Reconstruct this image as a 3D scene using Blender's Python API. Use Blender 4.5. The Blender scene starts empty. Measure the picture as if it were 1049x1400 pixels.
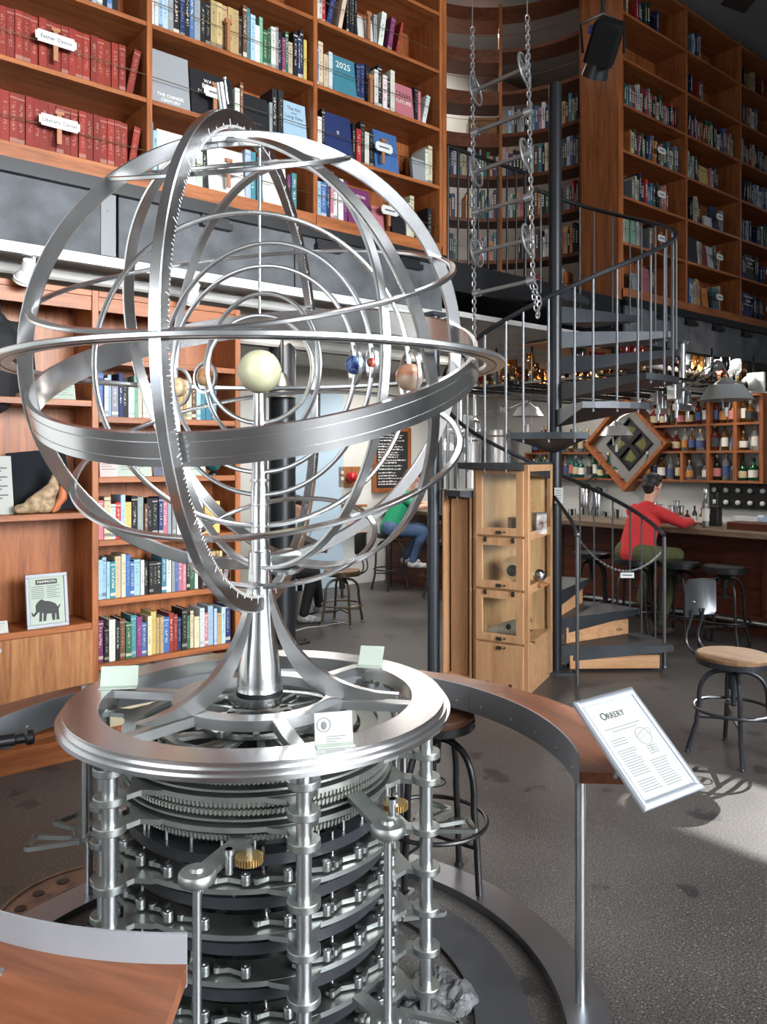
import bpy, math, random
from mathutils import Matrix, Vector, Euler
R = math.radians
PI = math.pi
sc = bpy.context.scene
col = sc.collection

# ---------------------------------------------------------------- camera, room frame
F, HOR, EYE = 1090.0, 630.0, 1.70            # focal length / horizon in pixels of the 1049x1400 frame, eye height
cam_d = bpy.data.cameras.new('camera'); cam = bpy.data.objects.new('camera', cam_d); col.objects.link(cam)
cam.location = (0, 0, EYE); cam.rotation_euler = (R(90), 0, 0)
cam_d.sensor_fit = 'VERTICAL'; cam_d.sensor_height = 36.0; cam_d.lens = F / 1400 * 36.0
cam_d.shift_y = -(700 - HOR) / 1400.0
cam_d.clip_start = 0.05; cam_d.clip_end = 100
sc.camera = cam
TH = math.atan2(.6351, .7724)                # direction of the long bookcase wall
RM = Matrix.Translation((-2.133, 4.433, 0)) @ Matrix.Rotation(TH, 4, 'Z')   # room frame: x along the wall, y behind it
RI = RM.inverted()
CAMR = RI @ Vector((0, 0, EYE))
def ray(u, v): return (RI.to_3x3() @ Vector(((u - 524.5) / F, 1, (HOR - v) / F)))
def on_z(u, v, z): d = ray(u, v); return CAMR + d * ((z - EYE) / d.z)
def on_y(u, v, y): d = ray(u, v); return CAMR + d * ((y - CAMR.y) / d.y)
def on_s(u, v, s): d = ray(u, v); return CAMR + d * ((s - CAMR.x) / d.x)
def depth(u, v, Y): d = ray(u, v); return CAMR + d * Y

# ---------------------------------------------------------------- view, world, lights
vs = sc.view_settings
vs.view_transform = 'Standard'; vs.look = 'None'; vs.gamma = 1.0; vs.use_curve_mapping = False
vs.exposure = 0.36
try:
    sc.cycles.use_denoising = True; sc.cycles.max_bounces = 8; sc.cycles.diffuse_bounces = 4
    sc.cycles.glossy_bounces = 4; sc.cycles.transmission_bounces = 6; sc.cycles.transparent_max_bounces = 8
    sc.cycles.sample_clamp_indirect = 6.0; sc.cycles.caustics_reflective = False; sc.cycles.caustics_refractive = False
except Exception:
    pass
wd = bpy.data.worlds.new('sky'); sc.world = wd; wd.use_nodes = True
bg = wd.node_tree.nodes['Background']; bg.inputs[0].default_value = (.62, .72, .85, 1); bg.inputs[1].default_value = 1.0

def area(name, loc, tgt, w, h, power, color=(1, 1, 1), spread=180):
    l = bpy.data.lights.new(name, 'AREA'); l.shape = 'RECTANGLE'; l.size = w; l.size_y = h
    l.energy = power; l.color = color; l.spread = R(spread)
    o = bpy.data.objects.new(name, l); col.objects.link(o)
    a = RM @ Vector(loc); b = RM @ Vector(tgt)
    o.location = a; o.rotation_euler = (b - a).to_track_quat('-Z', 'Z').to_euler()
    return o
WINY = -10.5         # glazed wall behind the camera
WINS = [(-1.9, -.3), (.3, 1.9), (2.5, 4.1), (4.7, 6.3)]
for i, (a, b) in enumerate(WINS):
    area('window_daylight', ((a + b) / 2, WINY + .12, 3.1), ((a + b) / 2 - 2.6, 0, 1.75), b - a - .1, 5.0, (200, 300, 215, 8)[i], (.93, .97, 1), 88)
area('left_side_fill', (-4.85, -3.4, 2.4), (2, -3.0, 1.4), 3.0, 2.4, 70, (.95, .98, 1))  # added fill lamp that brightens the left side
area('overhead_fill', (1.5, -5.2, 6.95), (1.2, -4.6, 0), 4.5, 1.6, 150, (.95, .98, 1), 100)  # added overhead fill for floor and level surfaces, ceiling is closed here
sun_d = bpy.data.lights.new('sun', 'SUN'); sun_d.energy = 5.0; sun_d.angle = R(.35); sun_d.color = (1, .97, .9)
sun = bpy.data.objects.new('sun', sun_d); col.objects.link(sun)
_sd = RM.to_3x3() @ Vector((-1, -.16, -.62))
sun.rotation_euler = _sd.to_track_quat('-Z', 'Y').to_euler()
for (s, y) in ((7.4, -.2), (7.2, 1.6), (5.6, 2.9), (3.6, 2.4), (2.6, 1.0), (4.6, 1.0)):
    area('under_mezzanine_fill', (s, y, 2.84), (s, y, 0), .5, .5, 36 if s > 5 else 24, (1, .94, .87))  # added fill lamps without fixtures, for the bar and under the mezzanine
area('alcove_fill', (4.6, .6, 6.7), (4.7, .5, 3.4), 1.0, 1.0, 3, (1, .94, .86))  # added fill over the alcove, no fixture built
area('upper_wall_fill', (5.0, 2.4, 6.85), (5.0, 2.5, 3.4), 2.6, .4, 75, (1, .97, .92))  # added fill that brightens the cream wall behind the alcove

# ---------------------------------------------------------------- mesh builder
class MB:
    def __init__(s): s.v = []; s.f = []; s.m = []
    def add(s, vs_, fs, mi=0, M=None):
        n = len(s.v)
        s.v += [tuple(M @ Vector(p)) if M else tuple(p) for p in vs_]
        s.f += [tuple(i + n for i in f) for f in fs]; s.m += [mi] * len(fs); return s
    def box(s, x0, x1, y0, y1, z0, z1, mi=0, M=None):
        return s.add([(x0, y0, z0), (x1, y0, z0), (x1, y1, z0), (x0, y1, z0), (x0, y0, z1), (x1, y0, z1), (x1, y1, z1), (x0, y1, z1)],
                     [(0, 3, 2, 1), (4, 5, 6, 7), (0, 1, 5, 4), (1, 2, 6, 5), (2, 3, 7, 6), (3, 0, 4, 7)], mi, M)
    def cbox(s, c, d, mi=0, M=None):
        return s.box(c[0] - d[0] / 2, c[0] + d[0] / 2, c[1] - d[1] / 2, c[1] + d[1] / 2, c[2] - d[2] / 2, c[2] + d[2] / 2, mi, M)
    def bbox(s, x0, x1, y0, y1, z0, z1, b=.004, mi=0, M=None):      # box with bevelled vertical + top edges (chamfered)
        p = [(x0 + b, y0), (x1 - b, y0), (x1, y0 + b), (x1, y1 - b), (x1 - b, y1), (x0 + b, y1), (x0, y1 - b), (x0, y0 + b)]
        cx, cy = (x0 + x1) / 2, (y0 + y1) / 2
        q = [(x + (b if x < cx else -b) * .9, y + (b if y < cy else -b) * .9) for x, y in p]
        vs_ = [(x, y, z0) for x, y in p] + [(x, y, z1 - b) for x, y in p] + [(x, y, z1) for x, y in q]
        fs = [tuple(range(7, -1, -1)), tuple(range(16, 24))]
        for k in (0, 8): fs += [(k + i, k + (i + 1) % 8, k + 8 + (i + 1) % 8, k + 8 + i) for i in range(8)]
        return s.add(vs_, fs, mi, M)
    def prism(s, poly, z0, z1, mi=0, M=None):
        n = len(poly)
        return s.add([(x, y, z0) for x, y in poly] + [(x, y, z1) for x, y in poly],
                     [tuple(range(n - 1, -1, -1)), tuple(range(n, 2 * n))] + [(i, (i + 1) % n, n + (i + 1) % n, n + i) for i in range(n)], mi, M)
    def lathe(s, prof, n=24, mi=0, M=None, c=(0, 0, 0)):
        vs_ = []; fs = []; k = len(prof)
        for i in range(n):
            a = 2 * PI * i / n
            for r, z in prof: vs_.append((c[0] + r * math.cos(a), c[1] + r * math.sin(a), c[2] + z))
        for i in range(n):
            j = (i + 1) % n
            for q in range(k - 1): fs.append((i * k + q, j * k + q, j * k + q + 1, i * k + q + 1))
        if prof[0][0] > 1e-6: fs.append(tuple(i * k for i in range(n - 1, -1, -1)))
        if prof[-1][0] > 1e-6: fs.append(tuple(i * k + k - 1 for i in range(n)))
        return s.add(vs_, fs, mi, M)
    def cyl(s, x, y, z0, z1, r, n=16, mi=0, M=None): return s.lathe([(r, z0), (r, z1)], n, mi, M, (x, y, 0))
    def sweep_ring(s, prof, n=96, mi=0, M=None, a0=0, a1=None, c=(0, 0, 0)):     # closed (r, z) section revolved
        full = a1 is None; k = len(prof); vs_ = []; fs = []; N = n if full else n + 1
        for i in range(N):
            a = a0 + (2 * PI if full else a1 - a0) * i / n
            for r, z in prof: vs_.append((c[0] + r * math.cos(a), c[1] + r * math.sin(a), c[2] + z))
        for i in range(n):
            j = (i + 1) % N
            for q in range(k): fs.append((i * k + q, j * k + q, j * k + (q + 1) % k, i * k + (q + 1) % k))
        if not full: fs += [tuple(range(k)), tuple(range(n * k + k - 1, n * k - 1, -1))]
        return s.add(vs_, fs, mi, M)
    def annulus(s, ri, ro, z0, z1, n=96, mi=0, M=None, a0=0, a1=None, c=(0, 0, 0)):
        return s.sweep_ring([(ri, z0), (ro, z0), (ro, z1), (ri, z1)], n, mi, M, a0, a1, c)
    def torus(s, R_, r, n=32, k=8, mi=0, M=None, c=(0, 0, 0), a0=0, a1=None):
        return s.sweep_ring([(R_ + r * math.cos(2 * PI * i / k), r * math.sin(2 * PI * i / k)) for i in range(k)], n, mi, M, a0, a1, c)
    def tube(s, pts, r, n=8, mi=0, closed=False, M=None):
        P = [Vector(p) for p in pts]; k = len(P); rs = r if isinstance(r, (list, tuple)) else [r] * k
        vs_ = []; fs = []; up = None
        for i in range(k):
            if closed: t = (P[(i + 1) % k] - P[i - 1])
            else: t = P[min(i + 1, k - 1)] - P[max(i - 1, 0)]
            t.normalize()
            if up is None: up = Vector((0, 0, 1)) if abs(t.z) < .9 else Vector((1, 0, 0))
            a = t.cross(up)
            if a.length < 1e-4: a = t.orthogonal()
            a.normalize(); b = a.cross(t); b.normalize(); up = b
            for j in range(n):
                g = 2 * PI * j / n; vs_.append(P[i] + a * (rs[i] * math.cos(g)) + b * (rs[i] * math.sin(g)))
        for i in range(k if closed else k - 1):
            i2 = (i + 1) % k
            for j in range(n): fs.append((i * n + j, i * n + (j + 1) % n, i2 * n + (j + 1) % n, i2 * n + j))
        if not closed: fs += [tuple(range(n - 1, -1, -1)), tuple((k - 1) * n + j for j in range(n))]
        return s.add(vs_, fs, mi, M)
    def bar(s, p, q, w, h, mi=0, M=None):         # rectangular bar, h = vertical size
        p, q = Vector(p), Vector(q); t = (q - p).normalized(); a = t.cross(Vector((0, 0, 1)))
        if a.length < 1e-4: a = Vector((1, 0, 0))
        a.normalize(); b = a.cross(t); vs_ = []
        for o in (p, q): vs_ += [o + a * (w / 2) * i + b * (h / 2) * j for i, j in ((-1, -1), (1, -1), (1, 1), (-1, 1))]
        return s.add(vs_, [(0, 3, 2, 1), (4, 5, 6, 7), (0, 1, 5, 4), (1, 2, 6, 5), (2, 3, 7, 6), (3, 0, 4, 7)][::1], mi, M)
    def sphere(s, c, r, n=20, k=12, mi=0, M=None, sz=1.0):
        return s.lathe([(r * math.sin(PI * i / k) if 0 < i < k else 0, -r * sz * math.cos(PI * i / k)) for i in range(k + 1)], n, mi, M, c)
    def capsule(s, p, q, r1, r2, n=12, mi=0):
        p, q = Vector(p), Vector(q); L = (q - p).length
        M = Matrix.Translation(p) @ ((q - p).to_track_quat('Z', 'Y').to_matrix().to_4x4() if L > 1e-5 else Matrix())
        pr = [(r1 * math.sin(i * PI / 8), -r1 * math.cos(i * PI / 8)) for i in range(5)] + [(r2 * math.cos(i * PI / 8), L + r2 * math.sin(i * PI / 8)) for i in range(5)]
        pr[0] = (0, -r1); pr[-1] = (0, L + r2)
        return s.lathe(pr, n, mi, M)
    def mesh(s, name, mats, smooth=35):
        me = bpy.data.meshes.new(name); me.from_pydata(s.v, [], s.f)
        for m in (mats if isinstance(mats, (list, tuple)) else [mats]): me.materials.append(m)
        if any(s.m): me.polygons.foreach_set('material_index', s.m)
        if smooth:
            me.polygons.foreach_set('use_smooth', [True] * len(s.f)); me.set_sharp_from_angle(angle=R(smooth))
        me.update(); return me
    def build(s, name, mats, parent=None, M=None, smooth=35):
        o = bpy.data.objects.new(name, s.mesh(name, mats, smooth)); col.objects.link(o)
        if parent: o.parent = parent
        if M is not None: o.matrix_basis = M
        return o

def tag(o, label, cat, group=None):
    o['label'] = label; o['category'] = cat
    if group: o['group'] = group
    return o
def thing(name, label, cat, loc=(0, 0, 0), rz=0, group=None, room=True):
    o = bpy.data.objects.new(name, None); col.objects.link(o); o.empty_display_size = .05
    o.matrix_basis = (RM if room else Matrix()) @ Matrix.Translation(loc) @ Matrix.Rotation(rz, 4, 'Z')
    return tag(o, label, cat, group)
def inst(me, name, parent=None, M=None):
    o = bpy.data.objects.new(name, me); col.objects.link(o)
    if parent: o.parent = parent
    if M is not None: o.matrix_basis = M
    return o
def copy_tree(o, parent=None):
    c = o.copy(); col.objects.link(c)
    if parent: c.parent = parent
    for ch in list(o.children):
        copy_tree(ch, c)
    return c
def struct(mb, name, mat, smooth=None):
    o = mb.build(name, mat, None, RM, smooth); o['kind'] = 'structure'; return o
def T(x, y, z): return Matrix.Translation((x, y, z))
def RX(a): return Matrix.Rotation(a, 4, 'X')
def RY(a): return Matrix.Rotation(a, 4, 'Y')
def RZ(a): return Matrix.Rotation(a, 4, 'Z')
def frame_from(n, x=None):                    # matrix whose z axis is n
    n = Vector(n).normalized(); x = Vector(x) if x else n.orthogonal()
    x = (x - n * x.dot(n)).normalized(); y = n.cross(x)
    return Matrix(((x.x, y.x, n.x, 0), (x.y, y.y, n.y, 0), (x.z, y.z, n.z, 0), (0, 0, 0, 1)))
def blob(name, caps, mat, parent=None, voxel=.012, it=4, M=None, ell=()):
    mb = MB()
    for p, q, r1, r2 in caps: mb.capsule(p, q, r1, r2)
    for c, rx, ry, rz in ell: mb.sphere((0, 0, 0), 1, 20, 12, M=T(*c) @ Matrix.Diagonal((rx, ry, rz, 1)))
    me = mb.mesh('tmp', mat, None); o = bpy.data.objects.new('tmp', me); col.objects.link(o)
    m = o.modifiers.new('r', 'REMESH'); m.mode = 'VOXEL'; m.voxel_size = voxel; m.use_smooth_shade = True
    if it:
        m2 = o.modifiers.new('s', 'SMOOTH'); m2.factor = .5; m2.iterations = it
    dg = bpy.context.evaluated_depsgraph_get(); me2 = bpy.data.meshes.new_from_object(o.evaluated_get(dg))
    bpy.data.objects.remove(o); bpy.data.meshes.remove(me); me2.name = name
    me2.materials.clear(); me2.materials.append(mat)
    me2.polygons.foreach_set('use_smooth', [True] * len(me2.polygons))
    return inst(me2, name, parent, M)
_txt = {}
def text_me(s, size, mat, ex=.0006, align='CENTER', sx=1.0):
    key = (s, size, mat.name, align, sx)
    if key in _txt: return _txt[key]
    c = bpy.data.curves.new('tmp', 'FONT'); c.body = s; c.size = size; c.extrude = ex; c.align_x = align; c.align_y = 'CENTER'; c.resolution_u = 2
    o = bpy.data.objects.new('tmp', c); col.objects.link(o)
    dg = bpy.context.evaluated_depsgraph_get(); me = bpy.data.meshes.new_from_object(o.evaluated_get(dg))
    bpy.data.objects.remove(o); bpy.data.curves.remove(c); me.name = 'lettering'
    me.materials.clear(); me.materials.append(mat)
    if sx != 1.0: me.transform(Matrix.Diagonal((sx, 1, 1, 1)))
    _txt[key] = me; return me
def text(s, size, mat, parent, M, align='CENTER', sx=1.0): return inst(text_me(s, size, mat, align=align, sx=sx), 'lettering', parent, M)

# ---------------------------------------------------------------- materials
MATS = {}
def mat(name, color=(.5, .5, .5), rough=.5, metal=0.0, **kw):
    if name in MATS: return MATS[name]
    m = bpy.data.materials.new(name); m.use_nodes = True; nt = m.node_tree; b = nt.nodes['Principled BSDF']
    b.inputs['Base Color'].default_value = (*color, 1); b.inputs['Roughness'].default_value = rough; b.inputs['Metallic'].default_value = metal
    if 'trans' in kw: b.inputs['Transmission Weight'].default_value = kw['trans']; b.inputs['IOR'].default_value = kw.get('ior', 1.45)
    if 'spec' in kw: b.inputs['Specular IOR Level'].default_value = kw['spec']
    if 'emit' in kw: b.inputs['Emission Color'].default_value = (*color, 1); b.inputs['Emission Strength'].default_value = kw['emit']
    if 'sss' in kw: b.inputs['Subsurface Weight'].default_value = kw['sss']; b.inputs['Subsurface Radius'].default_value = (.02, .015, .01)
    if 'alpha' in kw: b.inputs['Alpha'].default_value = kw['alpha']
    MATS[name] = m; m['_k'] = 1
    if 'var' in kw or 'bump' in kw: noisy(m, color, **kw)
    return m
def N(nt, t, **kw):
    n = nt.nodes.new(t)
    for k, v in kw.items(): setattr(n, k, v)
    return n
def noisy(m, color, var=.25, scale=8, stretch=(1, 1, 1), bump=0, detail=5, bscale=None, color2=None, **kw):
    nt = m.node_tree; b = nt.nodes['Principled BSDF']; L = nt.links.new
    tc = N(nt, 'ShaderNodeTexCoord'); mp = N(nt, 'ShaderNodeMapping'); mp.inputs['Scale'].default_value = stretch
    nz = N(nt, 'ShaderNodeTexNoise'); nz.inputs['Scale'].default_value = scale; nz.inputs['Detail'].default_value = detail
    L(tc.outputs['Object'], mp.inputs[0]); L(mp.outputs[0], nz.inputs['Vector'])
    cr = N(nt, 'ShaderNodeValToRGB'); cr.color_ramp.elements[0].position = .3; cr.color_ramp.elements[1].position = .72
    c2 = color2 or tuple(min(1, c * (1 + var)) for c in color)
    cr.color_ramp.elements[0].color = (*[c * (1 - var) for c in color], 1); cr.color_ramp.elements[1].color = (*c2, 1)
    L(nz.outputs['Fac'], cr.inputs[0]); L(cr.outputs[0], b.inputs['Base Color'])
    if bump:
        bp = N(nt, 'ShaderNodeBump'); bp.inputs['Strength'].default_value = bump; bp.inputs['Distance'].default_value = .01
        if bscale:
            n2 = N(nt, 'ShaderNodeTexNoise'); n2.inputs['Scale'].default_value = bscale; L(mp.outputs[0], n2.inputs['Vector']); L(n2.outputs['Fac'], bp.inputs['Height'])
        else: L(nz.outputs['Fac'], bp.inputs['Height'])
        L(bp.outputs[0], b.inputs['Normal'])
def wood(name, dark, light, axis='x', scale=1.0, rough=.38):
    if name in MATS: return MATS[name]
    m = bpy.data.materials.new(name); m.use_nodes = True; nt = m.node_tree; b = nt.nodes['Principled BSDF']; L = nt.links.new
    b.inputs['Roughness'].default_value = rough; b.inputs['Specular IOR Level'].default_value = .3
    tc = N(nt, 'ShaderNodeTexCoord'); mp = N(nt, 'ShaderNodeMapping')
    st = {'x': (1.2, 14, 14), 'y': (14, 1.2, 14), 'z': (14, 14, 1.2)}[axis]
    mp.inputs['Scale'].default_value = tuple(x * scale for x in st)
    oi = N(nt, 'ShaderNodeObjectInfo'); ad = N(nt, 'ShaderNodeVectorMath', operation='ADD'); ml = N(nt, 'ShaderNodeMath', operation='MULTIPLY'); ml.inputs[1].default_value = 37.0
    L(oi.outputs['Random'], ml.inputs[0]); L(tc.outputs['Object'], ad.inputs[0]); L(ml.outputs[0], ad.inputs[1]); L(ad.outputs[0], mp.inputs[0])
    n1 = N(nt, 'ShaderNodeTexNoise'); n1.inputs['Scale'].default_value = 1.6; n1.inputs['Detail'].default_value = 6; n1.inputs['Distortion'].default_value = .6
    n2 = N(nt, 'ShaderNodeTexNoise'); n2.inputs['Scale'].default_value = 9; n2.inputs['Detail'].default_value = 3
    L(mp.outputs[0], n1.inputs['Vector']); L(mp.outputs[0], n2.inputs['Vector'])
    mx = N(nt, 'ShaderNodeMix', data_type='FLOAT'); mx.inputs[0].default_value = .3; L(n1.outputs['Fac'], mx.inputs[2]); L(n2.outputs['Fac'], mx.inputs[3])
    cr = N(nt, 'ShaderNodeValToRGB'); cr.color_ramp.elements[0].position = .32; cr.color_ramp.elements[1].position = .68
    cr.color_ramp.elements[0].color = (*dark, 1); cr.color_ramp.elements[1].color = (*light, 1)
    L(mx.outputs[0], cr.inputs[0]); L(cr.outputs[0], b.inputs['Base Color'])
    bp = N(nt, 'ShaderNodeBump'); bp.inputs['Strength'].default_value = .06; bp.inputs['Distance'].default_value = .01; L(n2.outputs['Fac'], bp.inputs['Height']); L(bp.outputs[0], b.inputs['Normal'])
    MATS[name] = m; return m
def brushed(name, color, rough=.28, stretch=(3, 3, 3), amt=.04):
    if name in MATS: return MATS[name]
    m = mat(name, color, rough, 1.0); nt = m.node_tree; b = nt.nodes['Principled BSDF']; L = nt.links.new
    tc = N(nt, 'ShaderNodeTexCoord'); mp = N(nt, 'ShaderNodeMapping'); mp.inputs['Scale'].default_value = stretch
    nz = N(nt, 'ShaderNodeTexNoise'); nz.inputs['Scale'].default_value = 6; nz.inputs['Detail'].default_value = 4
    L(tc.outputs['Object'], mp.inputs[0]); L(mp.outputs[0], nz.inputs['Vector'])
    mr = N(nt, 'ShaderNodeMapRange'); mr.inputs['To Min'].default_value = rough - amt; mr.inputs['To Max'].default_value = rough + amt
    L(nz.outputs['Fac'], mr.inputs['Value']); L(mr.outputs[0], b.inputs['Roughness']); return m

CH_D, CH_L = (.165, .048, .014), (.40, .135, .045)
cherry_x = wood('cherry_wood_along', CH_D, CH_L, 'x')
cherry_z = wood('cherry_wood_upright', CH_D, CH_L, 'z')
cherry_y = wood('cherry_wood_deep', CH_D, CH_L, 'y')
door_w = wood('walnut_door_wood', (.2, .075, .026), (.44, .2, .08), 'z', 1.2)
maple_z = wood('maple_wood_upright', (.4, .2, .095), (.58, .33, .17), 'z')
maple_x = wood('maple_wood_along', (.42, .21, .1), (.62, .36, .19), 'x')
bench_w = wood('bench_wood', (.22, .06, .02), (.5, .18, .07), 'x', .7, .3)
bar_w = wood('bar_mahogany', (.05, .012, .006), (.13, .035, .018), 'y', 1)
bartop_w = wood('bar_top_wood', (.1, .065, .04), (.24, .17, .11), 'y', 1)
seat_w = wood('stool_seat_wood', (.11, .06, .03), (.26, .15, .08), 'x', 1.5)
steel = brushed('polished_steel', (.68, .68, .685), .22)
steel2 = brushed('satin_steel', (.52, .53, .535), .32)
alum = brushed('milled_aluminium', (.36, .38, .365), .4, (8, 8, 8), .08)
band_st = mat('rolled_steel_band', (.27, .28, .3), .5, .25, var=.12, scale=5)
gear_m = mat('gear_alloy', (.35, .36, .33), .42, .9)
brass = mat('brass', (.55, .38, .16), .35, .9)
blackring = mat('black_anodised', (.022, .024, .028), .38, .2)
black = mat('black_metal', (.01, .01, .011), .38, .2)
black2 = mat('black_steel_column', (.03, .032, .036), .35, .5)
stair_m = mat('dark_steel_stair', (.05, .055, .062), .45, .5, var=.3, scale=4)
rail_m = mat('steel_baluster', (.16, .165, .175), .4, .8)
white = mat('white_paint', (.5, .495, .47), .65)
white2 = mat('white_enamel', (.62, .62, .6), .35)
paper = mat('paper', (.42, .43, .39), .7)
paper_g = mat('green_tinted_paper', (.36, .41, .34), .7)
ink = mat('printing_ink', (.03, .03, .03), .7)
pages = mat('book_pages', (.72, .66, .54), .8, var=.15, scale=3, stretch=(60, 1, 1))
glass = mat('clear_glass', (.9, .95, .93), .03, 0, trans=1.0, ior=1.35)
pane = mat('case_glass', (.9, .95, .93), .05)
def _pane():
    nt = pane.node_tree; L = nt.links.new; tr = N(nt, 'ShaderNodeBsdfTransparent'); tr.inputs[0].default_value = (.95, .98, .96, 1)
    gl = N(nt, 'ShaderNodeBsdfGlossy'); gl.inputs['Roughness'].default_value = .03; mx = N(nt, 'ShaderNodeMixShader'); fr = N(nt, 'ShaderNodeValue'); fr.outputs[0].default_value = .045
    L(fr.outputs[0], mx.inputs[0]); L(tr.outputs[0], mx.inputs[1]); L(gl.outputs[0], mx.inputs[2]); L(mx.outputs[0], nt.nodes['Material Output'].inputs[0])
_pane()
# concrete floor with aggregate and stains
conc = mat('polished_concrete', (.085, .073, .063), .42)
def _conc():
    nt = conc.node_tree; b = nt.nodes['Principled BSDF']; L = nt.links.new
    tc = N(nt, 'ShaderNodeTexCoord')
    big = N(nt, 'ShaderNodeTexNoise'); big.inputs['Scale'].default_value = .9; big.inputs['Detail'].default_value = 5
    fine = N(nt, 'ShaderNodeTexNoise'); fine.inputs['Scale'].default_value = 130; fine.inputs['Detail'].default_value = 3
    vo = N(nt, 'ShaderNodeTexVoronoi'); vo.inputs['Scale'].default_value = 55
    vo2 = N(nt, 'ShaderNodeTexVoronoi'); vo2.inputs['Scale'].default_value = 3.2; vo2.inputs['Randomness'].default_value = 1
    for n in (big, fine, vo, vo2): L(tc.outputs['Object'], n.inputs['Vector'])
    cr = N(nt, 'ShaderNodeValToRGB'); e = cr.color_ramp.elements; e[0].position = .3; e[1].position = .75
    e[0].color = (.034, .031, .030, 1); e[1].color = (.09, .083, .079, 1); L(big.outputs['Fac'], cr.inputs[0])
    f2 = N(nt, 'ShaderNodeValToRGB'); f2.color_ramp.elements[0].position = .35; f2.color_ramp.elements[1].position = .7
    f2.color_ramp.elements[0].color = (.33, .33, .33, 1); f2.color_ramp.elements[1].color = (1.75, 1.72, 1.68, 1); L(fine.outputs['Fac'], f2.inputs[0])
    mu = N(nt, 'ShaderNodeMix', data_type='RGBA', blend_type='MULTIPLY'); mu.inputs[0].default_value = 1; L(cr.outputs[0], mu.inputs[6]); L(f2.outputs[0], mu.inputs[7])
    sp = N(nt, 'ShaderNodeValToRGB'); sp.color_ramp.elements[0].position = .09; sp.color_ramp.elements[1].position = .2
    sp.color_ramp.elements[0].color = (1, 1, 1, 1); sp.color_ramp.elements[1].color = (0, 0, 0, 1); L(vo.outputs['Distance'], sp.inputs[0])
    m2 = N(nt, 'ShaderNodeMix', data_type='RGBA'); L(sp.outputs[0], m2.inputs[0]); L(mu.outputs[2], m2.inputs[6]); m2.inputs[7].default_value = (.2, .18, .155, 1)
    st = N(nt, 'ShaderNodeValToRGB'); st.color_ramp.elements[0].position = .15; st.color_ramp.elements[1].position = .2
    st.color_ramp.elements[0].color = (.45, .45, .5, 1); st.color_ramp.elements[1].color = (1, 1, 1, 1)
    ds = N(nt, 'ShaderNodeVectorMath', operation='ADD'); sc_ = N(nt, 'ShaderNodeVectorMath', operation='SCALE'); sc_.inputs['Scale'].default_value = .25
    nz = N(nt, 'ShaderNodeTexNoise'); nz.inputs['Scale'].default_value = 7; L(tc.outputs['Object'], nz.inputs['Vector']); L(nz.outputs['Color'], sc_.inputs[0])
    L(tc.outputs['Object'], ds.inputs[0]); L(sc_.outputs[0], ds.inputs[1]); L(ds.outputs[0], vo2.inputs['Vector']); L(vo2.outputs['Distance'], st.inputs[0])
    m3 = N(nt, 'ShaderNodeMix', data_type='RGBA', blend_type='MULTIPLY'); m3.inputs[0].default_value = 1; L(m2.outputs[2], m3.inputs[6]); L(st.outputs[0], m3.inputs[7])
    L(m3.outputs[2], b.inputs['Base Color'])
    rr = N(nt, 'ShaderNodeMapRange'); rr.inputs['To Min'].default_value = .28; rr.inputs['To Max'].default_value = .55; L(big.outputs['Fac'], rr.inputs['Value']); L(rr.outputs[0], b.inputs['Roughness'])
    bp = N(nt, 'ShaderNodeBump'); bp.inputs['Strength'].default_value = .12; bp.inputs['Distance'].default_value = .004; L(fine.outputs['Fac'], bp.inputs['Height']); L(bp.outputs[0], b.inputs['Normal'])
_conc()
plaster = mat('white_plaster', (.62, .62, .59), .8, var=.06, scale=2)
plaster_blue = mat('pale_blue_paint', (.42, .55, .66), .7)
ceil_m = mat('grey_ceiling_paint', (.2, .2, .2), .85)
slab_m = mat('raw_steel_panel', (.1, .104, .112), .75, 0, spec=.15, var=.35, scale=5, detail=8)

# ---------------------------------------------------------------- setting (room frame)
struct(MB().box(-5.2, 11.2, -10.8, 4.4, -.1, 0), 'floor', conc)
struct(MB().box(-5.2, 11.2, -10.8, 6.2, 7.0, 7.1), 'ceiling', ceil_m)
struct(MB().box(-5.2, 9.2, 3.98, 4.15, 0, 2.95), 'wall_back', plaster)
struct(MB().box(8.4, 8.55, .02, 3.98, 0, 2.95).box(8.4, 8.55, -.45, .02, 0, 2.52), 'wall_bar', plaster)
struct(MB().box(-5.2, 1.72, .42, .55, 0, 2.95), 'wall_bookcase', plaster)
struct(MB().box(-5.2, -5.0, -10.8, -5.2, 0, 7).box(-5.2, -5.0, -1.6, 4.2, 0, 7).box(-5.2, -5.0, -5.2, -1.6, 0, .6).box(-5.2, -5.0, -5.2, -1.6, 4.2, 7), 'wall_left', plaster)
w = MB(); xs = [-5.2] + [x for ab in WINS for x in ab] + [11.2]
for i in range(0, len(xs), 2): w.box(xs[i], xs[i + 1], WINY - .2, WINY, 0, 7)
for a, b in WINS: w.box(a, b, WINY - .2, WINY, 0, .55); w.box(a, b, WINY - .2, WINY, 5.75, 7)
struct(w, 'wall_window', plaster)
for i, (a, b) in enumerate(WINS):
    fr = struct(MB().box(a, a + .05, WINY - .1, WINY - .04, .55, 5.75).box(b - .05, b, WINY - .1, WINY - .04, .55, 5.75).box(a, b, WINY - .1, WINY - .04, .55, .6).box(a, b, WINY - .1, WINY - .04, 5.7, 5.75)
           .box(a, b, WINY - .1, WINY - .04, 2.4, 2.45).box((a + b) / 2 - .02, (a + b) / 2 + .02, WINY - .1, WINY - .04, .6, 5.7), 'window_%d' % (i + 1), black)
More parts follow.
